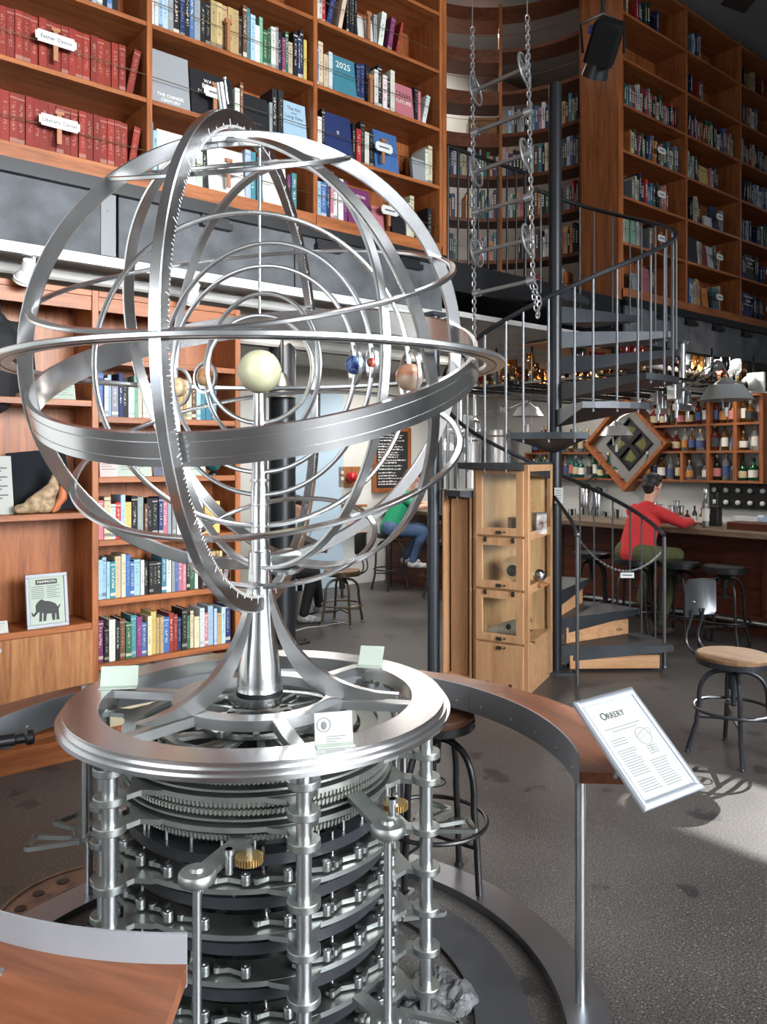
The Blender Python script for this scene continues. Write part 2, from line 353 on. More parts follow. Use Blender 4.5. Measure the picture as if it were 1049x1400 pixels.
# right wall with a high window that lets the sun in
w = MB()
SW = (-1.85, -1.0, 4.95, 5.55)
w.box(11, 11.2, -10.8, SW[0], 0, 7).box(11, 11.2, SW[1], 4.2, 0, 7).box(11, 11.2, SW[0], SW[1], 0, SW[2]).box(11, 11.2, SW[0], SW[1], SW[3], 7)
struct(w, 'wall_right', plaster)
struct(MB().box(11.05, 11.1, SW[0], SW[1], SW[2], SW[2] + .05).box(11.05, 11.1, SW[0], SW[1], SW[3] - .05, SW[3]), 'window_5', black)
# mezzanine: slab, edge panels
struct(MB().box(-5.0, 3.38, .02, 6.0, 2.98, 3.36).box(3.38, 5.97, .02, 6.0, 3.2, 3.36).box(5.97, 11.0, .02, 6.0, 2.98, 3.36), 'floor_mezzanine', stair_m)
struct(MB().box(-5.0, 9.2, .06, 3.98, 2.93, 2.975), 'ceiling_mezzanine', mat('pale_ceiling_boards', (.5, .49, .46), .8, var=.15, scale=3))
struct(MB().box(3.2, 11, 2.75, 2.9, 3.36, 7), 'wall_upper', mat('cream_wall', (.62, .6, .54), .8))
struct(MB().box(3.0, 3.2, 2.2, 5.9, 3.36, 7), 'wall_upper_left', mat('cream_wall'))

edge = thing('mezzanine_edge_beam', 'grey steel panel band under the upper bookcase left of the stair', 'beam', (0, 0, 0))
edge_r = thing('mezzanine_edge_beam', 'grey steel panel band with black girder above the bar at right', 'beam', (8.4, 0, 0))
for a, b in ((-5, -.66), (-.65, .62), (.66, 1.92), (1.93, 3.36)):
    MB().bbox(a, b, -.03, 0, 2.93, 3.30, .003).build('steel_panel', slab_m, edge)
for a, b in ((5.95, 7.2), (7.21, 8.46), (8.47, 9.72), (9.73, 10.9)):
    MB().bbox(a - 8.4, b - 8.4, -.03, 0, 2.93, 3.30, .003).build('steel_panel', slab_m, edge_r)
for a, b, e_ in ((-5, 3.4, edge), (5.93 - 8.4, 10.9 - 8.4, edge_r)):
    MB().box(a, b, -.07, .0, 3.30, 3.33).box(a, b, -.05, 0, 3.33, 3.385).build('top_rail', black, e_)
for x, e_ in ((-.3, edge), (1.3, edge), (2.2, edge), (3.0, edge), (-1.8, edge_r), (-1.2, edge_r), (-.6, edge_r), (.1, edge_r)):
    MB().box(x - .11, x + .11, -.08, -.03, 3.22, 3.26).box(x - .1, x + .1, -.05, -.03, 3.26, 3.3).build('bracket', black, e_)
MB().box(.55, .64, -.037, -.03, 2.93, 3.30).lathe([(.008, 0), (.008, .004), (0, .006)], 8, M=T(.59, -.037, 3.2) @ RX(R(90))).build('splice_plate', mat('weathered_plate', (.16, .165, .17), .55, .3), edge)
MB().box(-2.47, 2.5, -.02, .12, 2.70, 2.93).box(-2.47, 2.5, -.06, .16, 2.68, 2.70).build('black_girder', black, edge_r)
MB().box(-5, 3.4, -.02, .03, 2.885, 2.93).box(-5, 3.4, -.05, .03, 2.87, 2.885).build('white_trim', white, edge)
MB().box(-.05, 3.0, .5, .58, 2.78, 2.92).build('soffit', white, edge)

def pipe(label, pts, r, m, cat='pipe', name='ceiling_pipe'):
    return tag(MB().tube(pts, r, 10).build(name, m, None, RM), label, cat)
pipe('white painted pipe running along above the low bookcase', [(-3, .18, 2.82), (2.6, .18, 2.82)], .035, white)
pipe('white duct pipe under the mezzanine ceiling behind the orrery sun', [(1.9, 1.5, 2.8), (5.1, 1.5, 2.8)], .06, white)
pipe('thin grey conduit under the mezzanine ceiling', [(1.9, 2.2, 2.86), (7.9, 2.2, 2.86)], .02, mat('conduit_grey', (.35, .35, .34), .5))

# columns
def column(label, s, y, r, z1, m):
    t = thing('steel_column', label, 'column', (s, y, 0))
    MB().cyl(0, 0, 0.02, z1, r, 32).build('shaft', m, t)
    MB().bbox(-r * 1.5, r * 1.5, -r * 1.5, r * 1.5, 0, .025).build('base_plate', m, t)
    b = MB()
    for i in (-1, 1):
        for j in (-1, 1): b.cyl(i * r * 1.25, j * r * 1.25, .025, .045, .012, 8)
    b.build('anchor_bolts', m, t)
    MB().bbox(-r * 1.6, r * 1.6, -r * 1.6, r * 1.6, z1, z1 + .03).build('cap_plate', m, t)
    return t
p = on_z(386, 879, 0); column('thick black steel column behind the orrery post', p.x, p.y, .125, 2.88, black2)
p = on_z(593, 926, 0); column('slim dark grey steel column left of the wooden display case', p.x, p.y, .048, 2.83, mat('grey_steel_column', (.06, .068, .078), .35, .5))

# ---------------------------------------------------------------- books
PAL = {'r': ((.2, .028, .022), 'dark red'), 'R': ((.4, .03, .03), 'bright red'), 'b': ((.018, .03, .1), 'navy blue'), 'B': ((.05, .125, .3), 'blue'),
       'c': ((.045, .17, .22), 'teal'), 'k': ((.014, .014, .016), 'black'), 'w': ((.56, .55, .51), 'white'), 'e': ((.5, .43, .29), 'cream'),
       'g': ((.03, .1, .05), 'dark green'), 'G': ((.16, .3, .21), 'pale green'), 'y': ((.52, .39, .11), 'yellow'), 'o': ((.6, .2, .06), 'orange'),
       't': ((.4, .28, .13), 'tan'), 'p': ((.14, .03, .1), 'plum'), 'P': ((.42, .14, .17), 'pink'), 'n': ((.12, .055, .03), 'brown'),
       's': ((.25, .26, .27), 'grey'), 'l': ((.28, .4, .5), 'pale blue'), 'V': ((.32, .31, .5), 'lilac'), 'L': ((.19, .022, .014), 'dull red')}
cover_m = mat('book_cover_cloth', (.5, .5, .5), .55, 0, spec=.2)
def _cover():
    nt = cover_m.node_tree; b = nt.nodes['Principled BSDF']; L = nt.links.new
    oi = N(nt, 'ShaderNodeObjectInfo'); tc = N(nt, 'ShaderNodeTexCoord'); sx = N(nt, 'ShaderNodeSeparateXYZ'); L(tc.outputs['Generated'], sx.inputs[0])
    def rng(sock, lo, hi):
        a = N(nt, 'ShaderNodeMath', operation='GREATER_THAN'); a.inputs[1].default_value = lo; L(sock, a.inputs[0])
        c = N(nt, 'ShaderNodeMath', operation='LESS_THAN'); c.inputs[1].default_value = hi; L(sock, c.inputs[0])
        m = N(nt, 'ShaderNodeMath', operation='MULTIPLY'); L(a.outputs[0], m.inputs[0]); L(c.outputs[0], m.inputs[1]); return m.outputs[0]
    def mul(a, c):
        m = N(nt, 'ShaderNodeMath', operation='MULTIPLY'); L(a, m.inputs[0]); L(c, m.inputs[1]); return m.outputs[0]
    cb = N(nt, 'ShaderNodeCombineXYZ'); k = N(nt, 'ShaderNodeMath', operation='MULTIPLY'); k.inputs[1].default_value = 91.0; L(oi.outputs['Random'], k.inputs[0])
    x3 = N(nt, 'ShaderNodeMath', operation='MULTIPLY'); x3.inputs[1].default_value = 3.0; L(sx.outputs[0], x3.inputs[0])
    z3 = N(nt, 'ShaderNodeMath', operation='MULTIPLY'); z3.inputs[1].default_value = 34.0; L(sx.outputs[2], z3.inputs[0])
    L(x3.outputs[0], cb.inputs[0]); L(z3.outputs[0], cb.inputs[1]); L(k.outputs[0], cb.inputs[2])
    nz = N(nt, 'ShaderNodeTexNoise'); nz.inputs['Scale'].default_value = 1.0; nz.inputs['Detail'].default_value = 1; L(cb.outputs[0], nz.inputs['Vector'])
    th = N(nt, 'ShaderNodeMath', operation='GREATER_THAN'); th.inputs[1].default_value = .54; L(nz.outputs['Fac'], th.inputs[0])
    spine = rng(sx.outputs[1], -1, .012)
    txt = mul(mul(mul(th.outputs[0], rng(sx.outputs[0], .3, .72)), rng(sx.outputs[2], .28, .84)), spine)
    b1 = mul(mul(rng(sx.outputs[2], .9, .93), spine), rng(oi.outputs['Random'], .35, 1.0)); b2 = mul(mul(rng(sx.outputs[2], .07, .15), spine), rng(oi.outputs['Random'], .55, 1.0))
    mx = N(nt, 'ShaderNodeMath', operation='MAXIMUM'); L(txt, mx.inputs[0]); L(b1, mx.inputs[1]); mx2 = N(nt, 'ShaderNodeMath', operation='MAXIMUM'); L(mx.outputs[0], mx2.inputs[0]); L(b2, mx2.inputs[1])
    bw = N(nt, 'ShaderNodeRGBToBW'); L(oi.outputs['Color'], bw.inputs[0])
    lt = N(nt, 'ShaderNodeMath', operation='LESS_THAN'); lt.inputs[1].default_value = .25; L(bw.outputs[0], lt.inputs[0])
    ic = N(nt, 'ShaderNodeMix', data_type='RGBA'); L(lt.outputs[0], ic.inputs[0]); ic.inputs[6].default_value = (.05, .05, .08, 1); ic.inputs[7].default_value = (.66, .6, .46, 1)
    fm = N(nt, 'ShaderNodeMath', operation='MULTIPLY'); L(oi.outputs['Alpha'], fm.inputs[1]); L(mx2.outputs[0], fm.inputs[0])
    out = N(nt, 'ShaderNodeMix', data_type='RGBA'); L(fm.outputs[0], out.inputs[0]); L(oi.outputs['Color'], out.inputs[6]); L(ic.outputs[2], out.inputs[7]); L(out.outputs[2], b.inputs['Base Color'])
_cover()
_b = MB(); _b.box(0, 1, 0, .05, 0, 1).box(0, .1, .05, 1, 0, 1).box(.9, 1, .05, 1, 0, 1).box(.1, .9, .05, .97, .02, .975, 1)
BOOK = _b.mesh('book', [cover_m, pages], None)
_b = MB(); _b.box(0, 1, 0, .12, 0, 1).box(0, 1, .88, 1, 0, 1).box(0, .04, .12, .88, 0, 1).box(.04, .97, .12, .88, .02, .98, 1)
FACEBOOK = _b.mesh('book_face_out', [mat('book_front_cover', (.5, .5, .5), .35), pages], None)
def _fc():
    m = MATS['book_front_cover']; nt = m.node_tree; oi = N(nt, 'ShaderNodeObjectInfo'); nt.links.new(oi.outputs['Color'], nt.nodes['Principled BSDF'].inputs['Base Color'])
_fc()
def ordn(n):
    w_ = ['first', 'second', 'third', 'fourth', 'fifth', 'sixth', 'seventh', 'eighth', 'ninth', 'tenth', 'eleventh', 'twelfth']
    return w_[n - 1] if n <= 12 else '%d%s' % (n, 'th' if 10 < n % 100 < 14 else {1: 'st', 2: 'nd', 3: 'rd'}.get(n % 10, 'th'))
BOOKN = [0]
light_ink = mat('pale_print', (.75, .73, .66), .6)
gold_ink = mat('gold_print', (.6, .42, .12), .5)
def book_row(spec, x, xmax, y, z, rng, where, hmin=.25, hmax=.36, wmin=.022, wmax=.05, dep=.2, group=None):
    """lays books along +x on a shelf of the room frame; letters are spines, tuples are (face, w, h, colour letter, [(text, size, zfrac, ink)...])"""
    k = 0; lean = 0
    items = []
    for it in spec: items += list(it) if isinstance(it, str) else [it]
    hbase = rng.uniform(hmin, hmax); wbase = rng.uniform(wmin, wmax); prev = None
    for it in items:
        if x > xmax - .02: break
        if it == '.': x += .07; prev = None; continue
        if it == '/': lean = 1; continue
        if isinstance(it, tuple):
            _, w_, h_, c_, tx = it
            if x + w_ * .94 > xmax: break
            k += 1; BOOKN[0] += 1
            o = inst(FACEBOOK, 'book', None, RM @ T(x + .005, y + .0, z) @ RX(R(-7)) @ Matrix.Diagonal((w_, .03, h_, 1)))
            o.color = (*PAL[c_][0], 1)
            tag(o, '%s face-out book, %s from left, %s' % (PAL[c_][1], ordn(k), where), 'book', group)
            for t_ in tx:
                s_, sz, zf, ik = t_
                M_ = Matrix.Diagonal((1 / w_, 1 / .03, 1 / h_, 1))
                e = inst(text_me(s_, sz, ik), 'lettering', o, T(.5, -.015, zf) @ M_ @ RX(R(90)))
            x += w_ + .012; prev = None; continue
        c, nm = PAL[it]
        if it == prev and it in 'Lkty': w_ = wbase; h_ = hbase
        else: w_ = rng.uniform(wmin, wmax); h_ = rng.uniform(hmin, hmax); wbase, hbase = w_, h_
        prev = it
        if it == 'L': w_ = .042; h_ = .30
        if x + w_ > xmax: break
        k += 1; BOOKN[0] += 1
        j = [rng.uniform(.92, 1.1) * q_ for q_ in [rng.uniform(.8, 1.15)] * 3]
        a = 0; xo = 0
        if lean: a = R(rng.uniform(8, 14)) * (1 if lean == 1 else -1); xo = 0; lean = 0
        M_ = RM @ T(x, y + rng.uniform(0, .02), z + (abs(math.sin(a)) * w_ if a > 0 else 0) + .0005) @ RY(a) @ Matrix.Diagonal((w_ * .97, dep * rng.uniform(.85, 1), h_, 1))
        o = inst(BOOK, 'book', None, M_); o.color = (*[min(.9, c[i] * j[i]) for i in range(3)], .16 if it == 'L' else rng.choice((.25, .5, .7)))
        tag(o, '%s spine, %s from left, %s' % (nm, ordn(k), where), 'book', group)
        x += w_ + (math.sin(a) * h_ if a > 0 else 0) + .0008
    return x
# ---------------------------------------------------------------- upper bookcases on the mezzanine
Z0, PITCH, BAYW = 3.49, .4765, 1.2545
UX = [-.386, .869, 2.124, 3.379]
UX2 = [5.95, 7.2, 8.455, 9.71]
DEP = .40
wire_m = mat('bronze_wire', (.16, .11, .06), .4, .8)
def upper_case(label, xs, rows=7, end_left=True):
    t = thing('tall_bookcase', label, 'bookcase', (0, 0, 0))
    for i, x in enumerate(xs):
        MB().bbox(x - .018, x + .018, 0, DEP, Z0 - .02, 6.86, .003).build('upright', cherry_z, t)
    for a, b in zip(xs[:-1], xs[1:]):
        for k in range(rows + 1):
            z = Z0 + PITCH * k
            MB().bbox(a + .018, b - .018, .003, DEP - .012, z - .03, z, .003).build('shelf', cherry_x, t)
        MB().box(a + .018, b - .018, DEP - .01, DEP, Z0 - .02, 6.84).build('back_panel', cherry_z, t)
        MB().bbox(a + .002, b - .002, -.008, .0, Z0 - .105, Z0 - .002, .002).build('fascia', cherry_x, t)
        for k in range(rows):
            z = Z0 + PITCH * k + .15
            MB().tube([(a + .02, .02, z), (b - .02, .02, z)], .0028, 6).build('retaining_wire', wire_m, t)
    return t
case_l = upper_case('tall cherry bookcase on the mezzanine above the orrery, left of the gap', [-1.64] + UX)
case_r = upper_case('tall cherry bookcase on the mezzanine at right, above the bar', UX2 + [10.9])
# side faces that close the cases towards the stair opening
MB().box(3.397, 3.44, .0, DEP, 3.36, 6.86).build('end_panel', cherry_z, case_l)
MB().box(5.88, 5.932, .0, .46, 3.36, 6.86).build('end_panel', cherry_z, case_r)

def plaque(x, y, z, txt, label, w=.17):
    t = thing('shelf_plaque', label, 'sign', (x, y, z))
    hh = .034; c = .012; W = w / 2
    MB().prism([(-W + c, -hh), (W - c, -hh), (W - c, -hh + c), (W, -hh + c), (W, hh - c), (W - c, hh - c), (W - c, hh), (-W + c, hh), (-W + c, hh - c), (-W, hh - c), (-W, -hh + c), (-W + c, -hh + c)], 0, .006, M=RX(R(90))).build('plate', white2, t)
    MB().bbox(-.014, .014, .0, .012, -.12, .055, .002).cbox((0, .006, .06), (.05, .02, .02)).build('wooden_clip', mat('clip_wood', (.3, .12, .05), .5), t)
    if txt: text(txt, .032, ink, t, T(0, -.0075, 0) @ RX(R(90)))
    else: MB().box(-W * .6, W * .6, -.0075, -.006, -.006, .006).build('printed_line', mat('grey_print', (.1, .1, .11), .7), t)
    return t
rg = random.Random(7)
G = 'books on the mezzanine shelves above the orrery'
def zr(k): return Z0 + PITCH * k
def UB(b, k, spec, x0=None, **kw):
    a, e = UX[b] + .022, UX[b + 1] - .02
    bn = ['left bay', 'middle bay', 'right bay'][b]; rn = ['bottom', 'second', 'third', 'fourth', 'fifth'][k]
    return book_row(spec, a if x0 is None else x0, e, .045, zr(k), rg, '%s mezzanine shelf, %s over orrery' % (rn, bn), group=G, **kw)
UB(0, 0, ['LLLLLLLLLLLLLLLLLLLLLLLLLL/L/L'])
UB(0, 1, ['LLLLLLLLLLLLLLLLLLLLLLLLL/L'], x0=UX[0] + .05)
UB(0, 2, ['...........', 'wkwbswkBk'])
UB(1, 2, ['wwllskbkBskktttttk', 'nclwGggwskpgekbkyyoBcRkn'], hmin=.26, hmax=.38, wmin=.022, wmax=.042)
UB(1, 1, [('f', .27, .37, 's', [('THE CHINESE', .03, .2, light_ink), ('CENTURY', .03, .11, light_ink)]), ('f', .31, .33, 'k', [('WAR &', .035, .8, light_ink), ('PEACE', .05, .68, light_ink), ('MANKIND', .045, .55, light_ink)]),
          'wn', ('f', .2, .27, 'k', [('. . . . . .', .03, .3, light_ink)]), 'skk', ('f', .2, .32, 'l', [('The Art', .035, .85, ink), ('of the', .02, .75, ink), ('Long View', .035, .65, ink)]), 'k'])
UB(1, 0, ['cl', ('f', .26, .34, 'w', []), 'wk', ('f', .27, .33, 'w', [('. . . . .', .03, .12, ink)]), 'lcc', ('f', .2, .3, 'w', [('. . .', .03, .7, ink)]), 'pc', ('f', .2, .32, 't', [('TRUST', .05, .17, ink)])])
UB(2, 3, ['wwR/b/ek', 'kkk', ('f', .15, .2, 'w', [('. . .', .03, .7, ink)]), 's/w/p/r'])
UB(2, 4, ['Rkknwkt', 'bkecwk'])
UB(2, 2, ['Beew', ('f', .22, .31, 'c', [('2025', .07, .78, light_ink)]), 'bbkkn', 'wkwkw', ('f', .2, .28, 'P', [('CRASH', .05, .7, ink), ('FUTURE', .045, .48, light_ink)]), 'kP/w'], wmin=.025, wmax=.045)
UB(2, 1, ['ewk', ('f', .25, .34, 'b', [('|||', .03, .6, light_ink)]), 'kRkwk', ('f', .24, .33, 'B', [('. . .', .06, .8, gold_ink)]), '..', ('f', .14, .2, 's', []), 'wee'], wmin=.026, wmax=.05)
UB(2, 0, ['wlBbPwwp', ('f', .22, .3, 'p', [('NATION', .035, .8, light_ink)]), ('f', .12, .2, 'P', []), '.', ('f', .14, .24, 'k', []), 'we..', 'k', ('f', .1, .2, 'k', []), 'PoB'], wmin=.025, wmax=.05)
plaque(.30, -.005, zr(1) + .17, 'Esther Dyson', 'white plaque lettered Esther Dyson, on upper shelf of red volumes', .23)
plaque(.32, -.005, zr(0) + .17, 'Literary Canon', 'white plaque lettered Literary Canon, on lower shelf of red volumes', .23)
for x, k, l in ((1.28, 1, 'white plaque behind the top of the meridian ring'), (1.38, 0, 'white plaque on the bottom mezzanine shelf, middle bay'),
                (2.72, 1, 'white plaque in front of the bright blue book, right bay'), (2.78, 0, 'white plaque on the bottom mezzanine shelf, right bay')):
    plaque(x + .04, -.005, zr(k) + .16, None, l)
for i, (b, k, x) in enumerate(((1, 2, 1.42), (2, 3, 2.62), (2, 2, 2.64))):
    tag(MB().bbox(x - .012, x + .012, -.004, .03, zr(k) + .0, zr(k) + .21, .002).cbox((x, .01, zr(k) + .2), (.045, .03, .03)).build('wooden_clip', MATS['clip_wood'], None, RM),
        'small wooden clip on the retaining wire, %s' % ['third shelf middle bay', 'fourth shelf right bay', 'third shelf right bay'][i], 'clip')

# ---------------------------------------------------------------- far books (right bookcase and curved alcove): one uncounted mass
class Stuff:
    def __init__(s): s.mb = MB(); s.c = []
    def book(s, M, w, d, h, c, face=False):
        n0 = len(s.mb.f); s.mb.box(0, w, 0, d, 0, h, 0, M); s.c += [c] * (len(s.mb.f) - n0)
        n0 = len(s.mb.f); s.mb.box(w * .12, w * .88, .006, d - .004, h, h + .0015, 0, M); s.c += [(.7, .64, .52)] * (len(s.mb.f) - n0)
        if not face and h > .2:                                   # title block on the spine
            lum = sum(c) / 3; ic = (.6, .56, .44) if lum < .2 else (.06, .06, .09)
            n0 = len(s.mb.f); z = h * .35
            while z < h * .8:
                dz = h * (.03 + .05 * ((n0 * 7919) % 13) / 13); s.mb.box(w * .3, w * .7, -.0012, 0, z, z + dz, 0, M); z += dz + h * .03
            s.c += [ic] * (len(s.mb.f) - n0)
    def done(s, label):
        m = mat('shelved_book_covers', (.5, .5, .5), .5); nt = m.node_tree; a = N(nt, 'ShaderNodeAttribute'); a.attribute_name = 'Col'; nt.links.new(a.outputs['Color'], nt.nodes['Principled BSDF'].inputs['Base Color'])
        me = s.mb.mesh('shelved_books', m, None); ca = me.color_attributes.new('Col', 'FLOAT_COLOR', 'CORNER')
        flat = []
        for p_, c in zip(me.polygons, s.c): flat += [*c, 1.0] * p_.loop_total
        ca.data.foreach_set('color', flat)
        o = inst(me, 'shelved_books', None, RM); o['kind'] = 'stuff'; tag(o, label, 'books'); return o
SB = Stuff(); rf = random.Random(21)
LET = 'kkkkbbwwessscgnrRtBlPog'
def stuff_row(x, xmax, y, z, fill=1.0, spec=None, hmin=.22, hmax=.33):
    i = 0
    while x < xmax - .03:
        w_ = rf.uniform(.022, .055); h_ = rf.uniform(hmin, hmax); c = PAL[rf.choice(LET)][0]; f_ = False
        if spec and i < len(spec):
            it = spec[i]
            if isinstance(it, tuple): w_, h_, c, f_ = it[0], it[1], PAL[it[2]][0], True
            elif it == '.': x += .08; i += 1; continue
            else: c = PAL[it][0]
        elif spec: break
        i += 1
        if x + w_ > xmax: break
        if not spec and rf.random() > fill: x += rf.uniform(.04, .16); continue
        j = rf.uniform(.5, .95); c = tuple(min(.8, q * j) for q in c)
        a = R(9) if (not f_ and rf.random() < .06) else 0
        SB.book(T(x, y + rf.uniform(0, .02), z + math.sin(a) * w_) @ RY(a) @ (RX(R(-6)) if f_ else Matrix()), w_ * .96, .025 if f_ else .19, h_, c, f_); x += w_ + math.sin(a) * h_
RR = {(0, 0): ['k', 'l', '.', '.', (.13, .2, 's'), '.', (.17, .3, 'P'), 'k', 'k'], (0, 1): ['w', 'w', 'e', (.2, .3, 'G'), 'w', 's', '.', '.', 's', 'k'],
      (1, 0): ['w', 'w', 'B', 'B', 'w', 'e', 'e', 'o', 'e', '.', (.14, .25, 'o'), '.', (.15, .28, 'c'), 'e'], (1, 1): ['s', 'w', (.26, .32, 'k'), 'w', 'e', (.14, .26, 'r'), (.17, .28, 'w'), 's', 'k', 'w'],
      (1, 2): ['r', 'R', '.', 'k', 'k', 'w', 'e', 'n', 'b', '.', (.18, .14, 'w'), (.2, .3, 'b'), 'l'], (1, 3): ['g', 'g', 'w', 'G', 'w', 'k', 'b', 'b', (.22, .25, 'y'), 'P', 'P', 'w', 'b', 'k'],
      (2, 0): ['b', 'b', 'b', (.22, .34, 'b'), 'b', 'k', 'b', 'b', 'k', 'b', 'b'], (2, 1): ['k', 'b', 'b', 'b', (.24, .34, 'k'), 'k', 'k', '.', 'b', 'b']}
for b in range(3):
    for k in range(7):
        a, e = UX2[b] + .03, UX2[b + 1] - .03
        if (b, k) in RR: stuff_row(a, e, .05, zr(k), 1, RR[(b, k)])
        elif k >= 5: stuff_row(a, e - rf.uniform(.3, .8), .05, zr(k), .6)
        else: stuff_row(a, e - rf.uniform(0, .2), .05, zr(k), .95)
for b, k in ((0, 1), (0, 2), (0, 3), (1, 0), (1, 1), (1, 2), (2, 0), (2, 1)):
    plaque(UX2[b] + .72, -.005, zr(k) + .15, None, 'small grey plaque, %s shelf of the %s bay of right mezzanine bookcase' % (['bottom', 'second', 'third', 'fourth'][k], ['left', 'middle', 'right'][b]), .15)
text('The Oxford', .045, light_ink, case_r, T(8.74, .028, zr(1) + .26) @ RX(R(90))); text('English', .045, light_ink, case_r, T(8.74, .028, zr(1) + .21) @ RX(R(90))); text('Dictionary', .045, light_ink, case_r, T(8.74, .028, zr(1) + .16) @ RX(R(90)))
text('The Oxford', .045, light_ink, case_r, T(8.70, .028, zr(0) + .26) @ RX(R(90))); text('English', .045, light_ink, case_r, T(8.70, .028, zr(0) + .21) @ RX(R(90))); text('Dictionary', .045, light_ink, case_r, T(8.70, .028, zr(0) + .16) @ RX(R(90)))

# curved alcove bookcase
AC = (4.665, .46); AR_ = 1.26
alc = thing('curved_bookcase', 'dark curved open bookcase in the alcove behind the hanging chains', 'bookcase', (AC[0], AC[1], 0))
dark_w = wood('dark_walnut', (.07, .02, .009), (.16, .05, .02), 'x')  # darker brown wood than the cherry uprights
DIV = [2, 44, 88, 132, 178]
for g in DIV:
    a = R(g); MB().bbox(AR_, AR_ + .3, -.018, .018, 3.36, 6.86, .003, M=RZ(a)).build('upright', cherry_z, alc)
for g0, g1 in zip(DIV[:-1], DIV[1:]):
    for k in range(8):
        z = Z0 + PITCH * k
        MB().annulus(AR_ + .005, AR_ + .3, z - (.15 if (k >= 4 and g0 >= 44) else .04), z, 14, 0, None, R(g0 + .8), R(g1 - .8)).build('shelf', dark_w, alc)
        MB().tube([((AR_ - .0) * math.cos(R(g0 + (g1 - g0) * i / 8)), AR_ * math.sin(R(g0 + (g1 - g0) * i / 8)), z + .15) for i in range(9)], .0026, 5).build('retaining_wire', wire_m, alc)
for g0, g1 in zip(DIV[:-1], DIV[1:]):
    for k in range(0, 6):
        a = g0 + 2.0; z = Z0 + PITCH * k; lim = g1 - 2.5
        if g0 >= 44 and k >= 4: a += 30 if k == 4 else 99
        if g0 < 44 and k >= 5: a += 99
        while a < lim:
            w_ = rf.uniform(.02, .05); h_ = rf.uniform(.2, .33); da = math.degrees(w_ / AR_)
            if a + da > lim: break
            if rf.random() < .93:
                c = PAL[rf.choice(LET)][0]; j = rf.uniform(.6, 1.0)
                # spine faces the alcove centre
                SB.book(T(AC[0], AC[1], z) @ RZ(R(a + da) - PI / 2) @ T(0, AR_ + .02, 0), w_ * .95, .18, h_, tuple(q * j for q in c))
            else: a += rf.uniform(2, 6)
            a += da
for g0, txt in ((62, 'Ohlone'), (80, 'Ohlone')):
    pass
SB.done('rows of mixed books in the right bookcase and curved alcove')
for (g, k, w_, nm) in ((52, 4, .36, 'upper'), (75, 3, .34, 'lower')):
    t = thing('wooden_box', 'worn brown wooden crate with script lettering, %s one in the curved bookcase' % nm, 'crate', (AC[0], AC[1], Z0 + PITCH * k), R(g - 90) + 0)
    MB().bbox(-w_ / 2, w_ / 2, AR_ + .03, AR_ + .24, 0.001, .2, .004).build('box_body', wood('crate_wood', (.12, .05, .02), (.25, .12, .05), 'x'), t)
    text('Ribier', .07, ink, t, T(0, AR_ + .0275, .1) @ RX(R(90)))
# landing and its guard rail
land = thing('stair_landing', 'dark steel landing at the top of the spiral stair', 'landing', (0, 0, 0))
MB().box(3.45, 5.86, -.02, .02, 3.12, 3.36).build('edge_channel', black, land)
MB().box(3.45, 5.9, .02, 1.7, 3.36, 3.375).build('deck_plate', stair_m, land)
gr = thing('landing_guard_rail', 'black landing guard rail with thin balusters behind the hanging chains', 'railing', (0, 0, 3.375))
MB().tube([(3.47, .02, .95), (4.45, .02, .95)], .018, 8).build('top_rail', black, gr)
for i in range(9):
    MB().cyl(3.47 + .1225 * i, .02, 0, .95, .009 if i % 8 else .016, 8).build('baluster', black, gr)
# ---------------------------------------------------------------- low bookcase under the mezzanine
LS = [(-.72, .53), (.53, 1.49)]
LD = .34; LTOP = 2.72
lb = thing('low_bookcase', 'cherry bookcase under the mezzanine with open shelves and two door fronts', 'bookcase', (0, 0, 0))
for x in (-.72, .53, 1.49):
    MB().bbox(x - .02, x + .02, 0, LD, 0, LTOP, .003).build('upright', cherry_z, lb)
for (a, b), zs in zip(LS, ([2.06, 1.395, .735, .13], [2.32, 1.968, 1.603, 1.222, .861, .478, .08])):
    for z in zs + [LTOP]:
        MB().bbox(a + .02, b - .02, .002, LD - .012, z - .035, z, .003).build('shelf', cherry_x, lb)
    MB().box(a + .02, b - .02, LD - .012, LD, 0, LTOP).build('back_panel', cherry_z, lb)
    MB().bbox(a + .02, b - .02, .01, .03, LTOP - .12, LTOP - .036, .002).build('top_fascia', cherry_x, lb)
for a, b in ((-.7, -.1), (-.092, .508)):
    d = MB().bbox(a, b, -.022, -.002, .2, .7, .003).build('door', door_w, lb)
    MB().cyl(0, 0, 0, .012, .012, 12, M=T(a + .08, -.022, .65) @ RX(R(90))).build('lock', steel2, d)
MB().bbox(-.74, .55, -.16, .0, 0, .075, .003).build('plinth', cherry_x, lb)
MB().bbox(-.74, .55, -.10, .0, .075, .105, .003).build('plinth_step', cherry_x, lb)

rl = random.Random(5)
G2 = 'books in the low bookcase'
def LB(z, spec, nm, x0=.555, **kw):
    return book_row(spec, x0, 1.465, .02, z, rl, '%s of low bookcase' % nm, hmin=.2, hmax=.27, wmin=.02, wmax=.042, dep=.19, group=G2, **kw)
LB(1.968, ['BwlsbkwGewwkR', 'Rstttttenlccc'], 'first row of books from the top')
LB(1.222, ['PewRlyksnkkbP', 'ss', ('f', .19, .25, 'w', [('The', .03, .8, ink), ('Manual', .032, .66, ink), ('for', .028, .52, ink), ('Civilization', .03, .38, ink)]), 'yyy.', 'kbBBcg', 'w'], 'third row from the top')
LB(.861, ['lllceeBBlwkk', 'kkcwsBPPkgwkk', 'Vtttt', '/s/w/P'], 'fourth row from the top')
LB(.478, ['pkwkngcpBe', 'yttBrrbkgeewPlltlbb', 'bkgc'], 'bottom row')
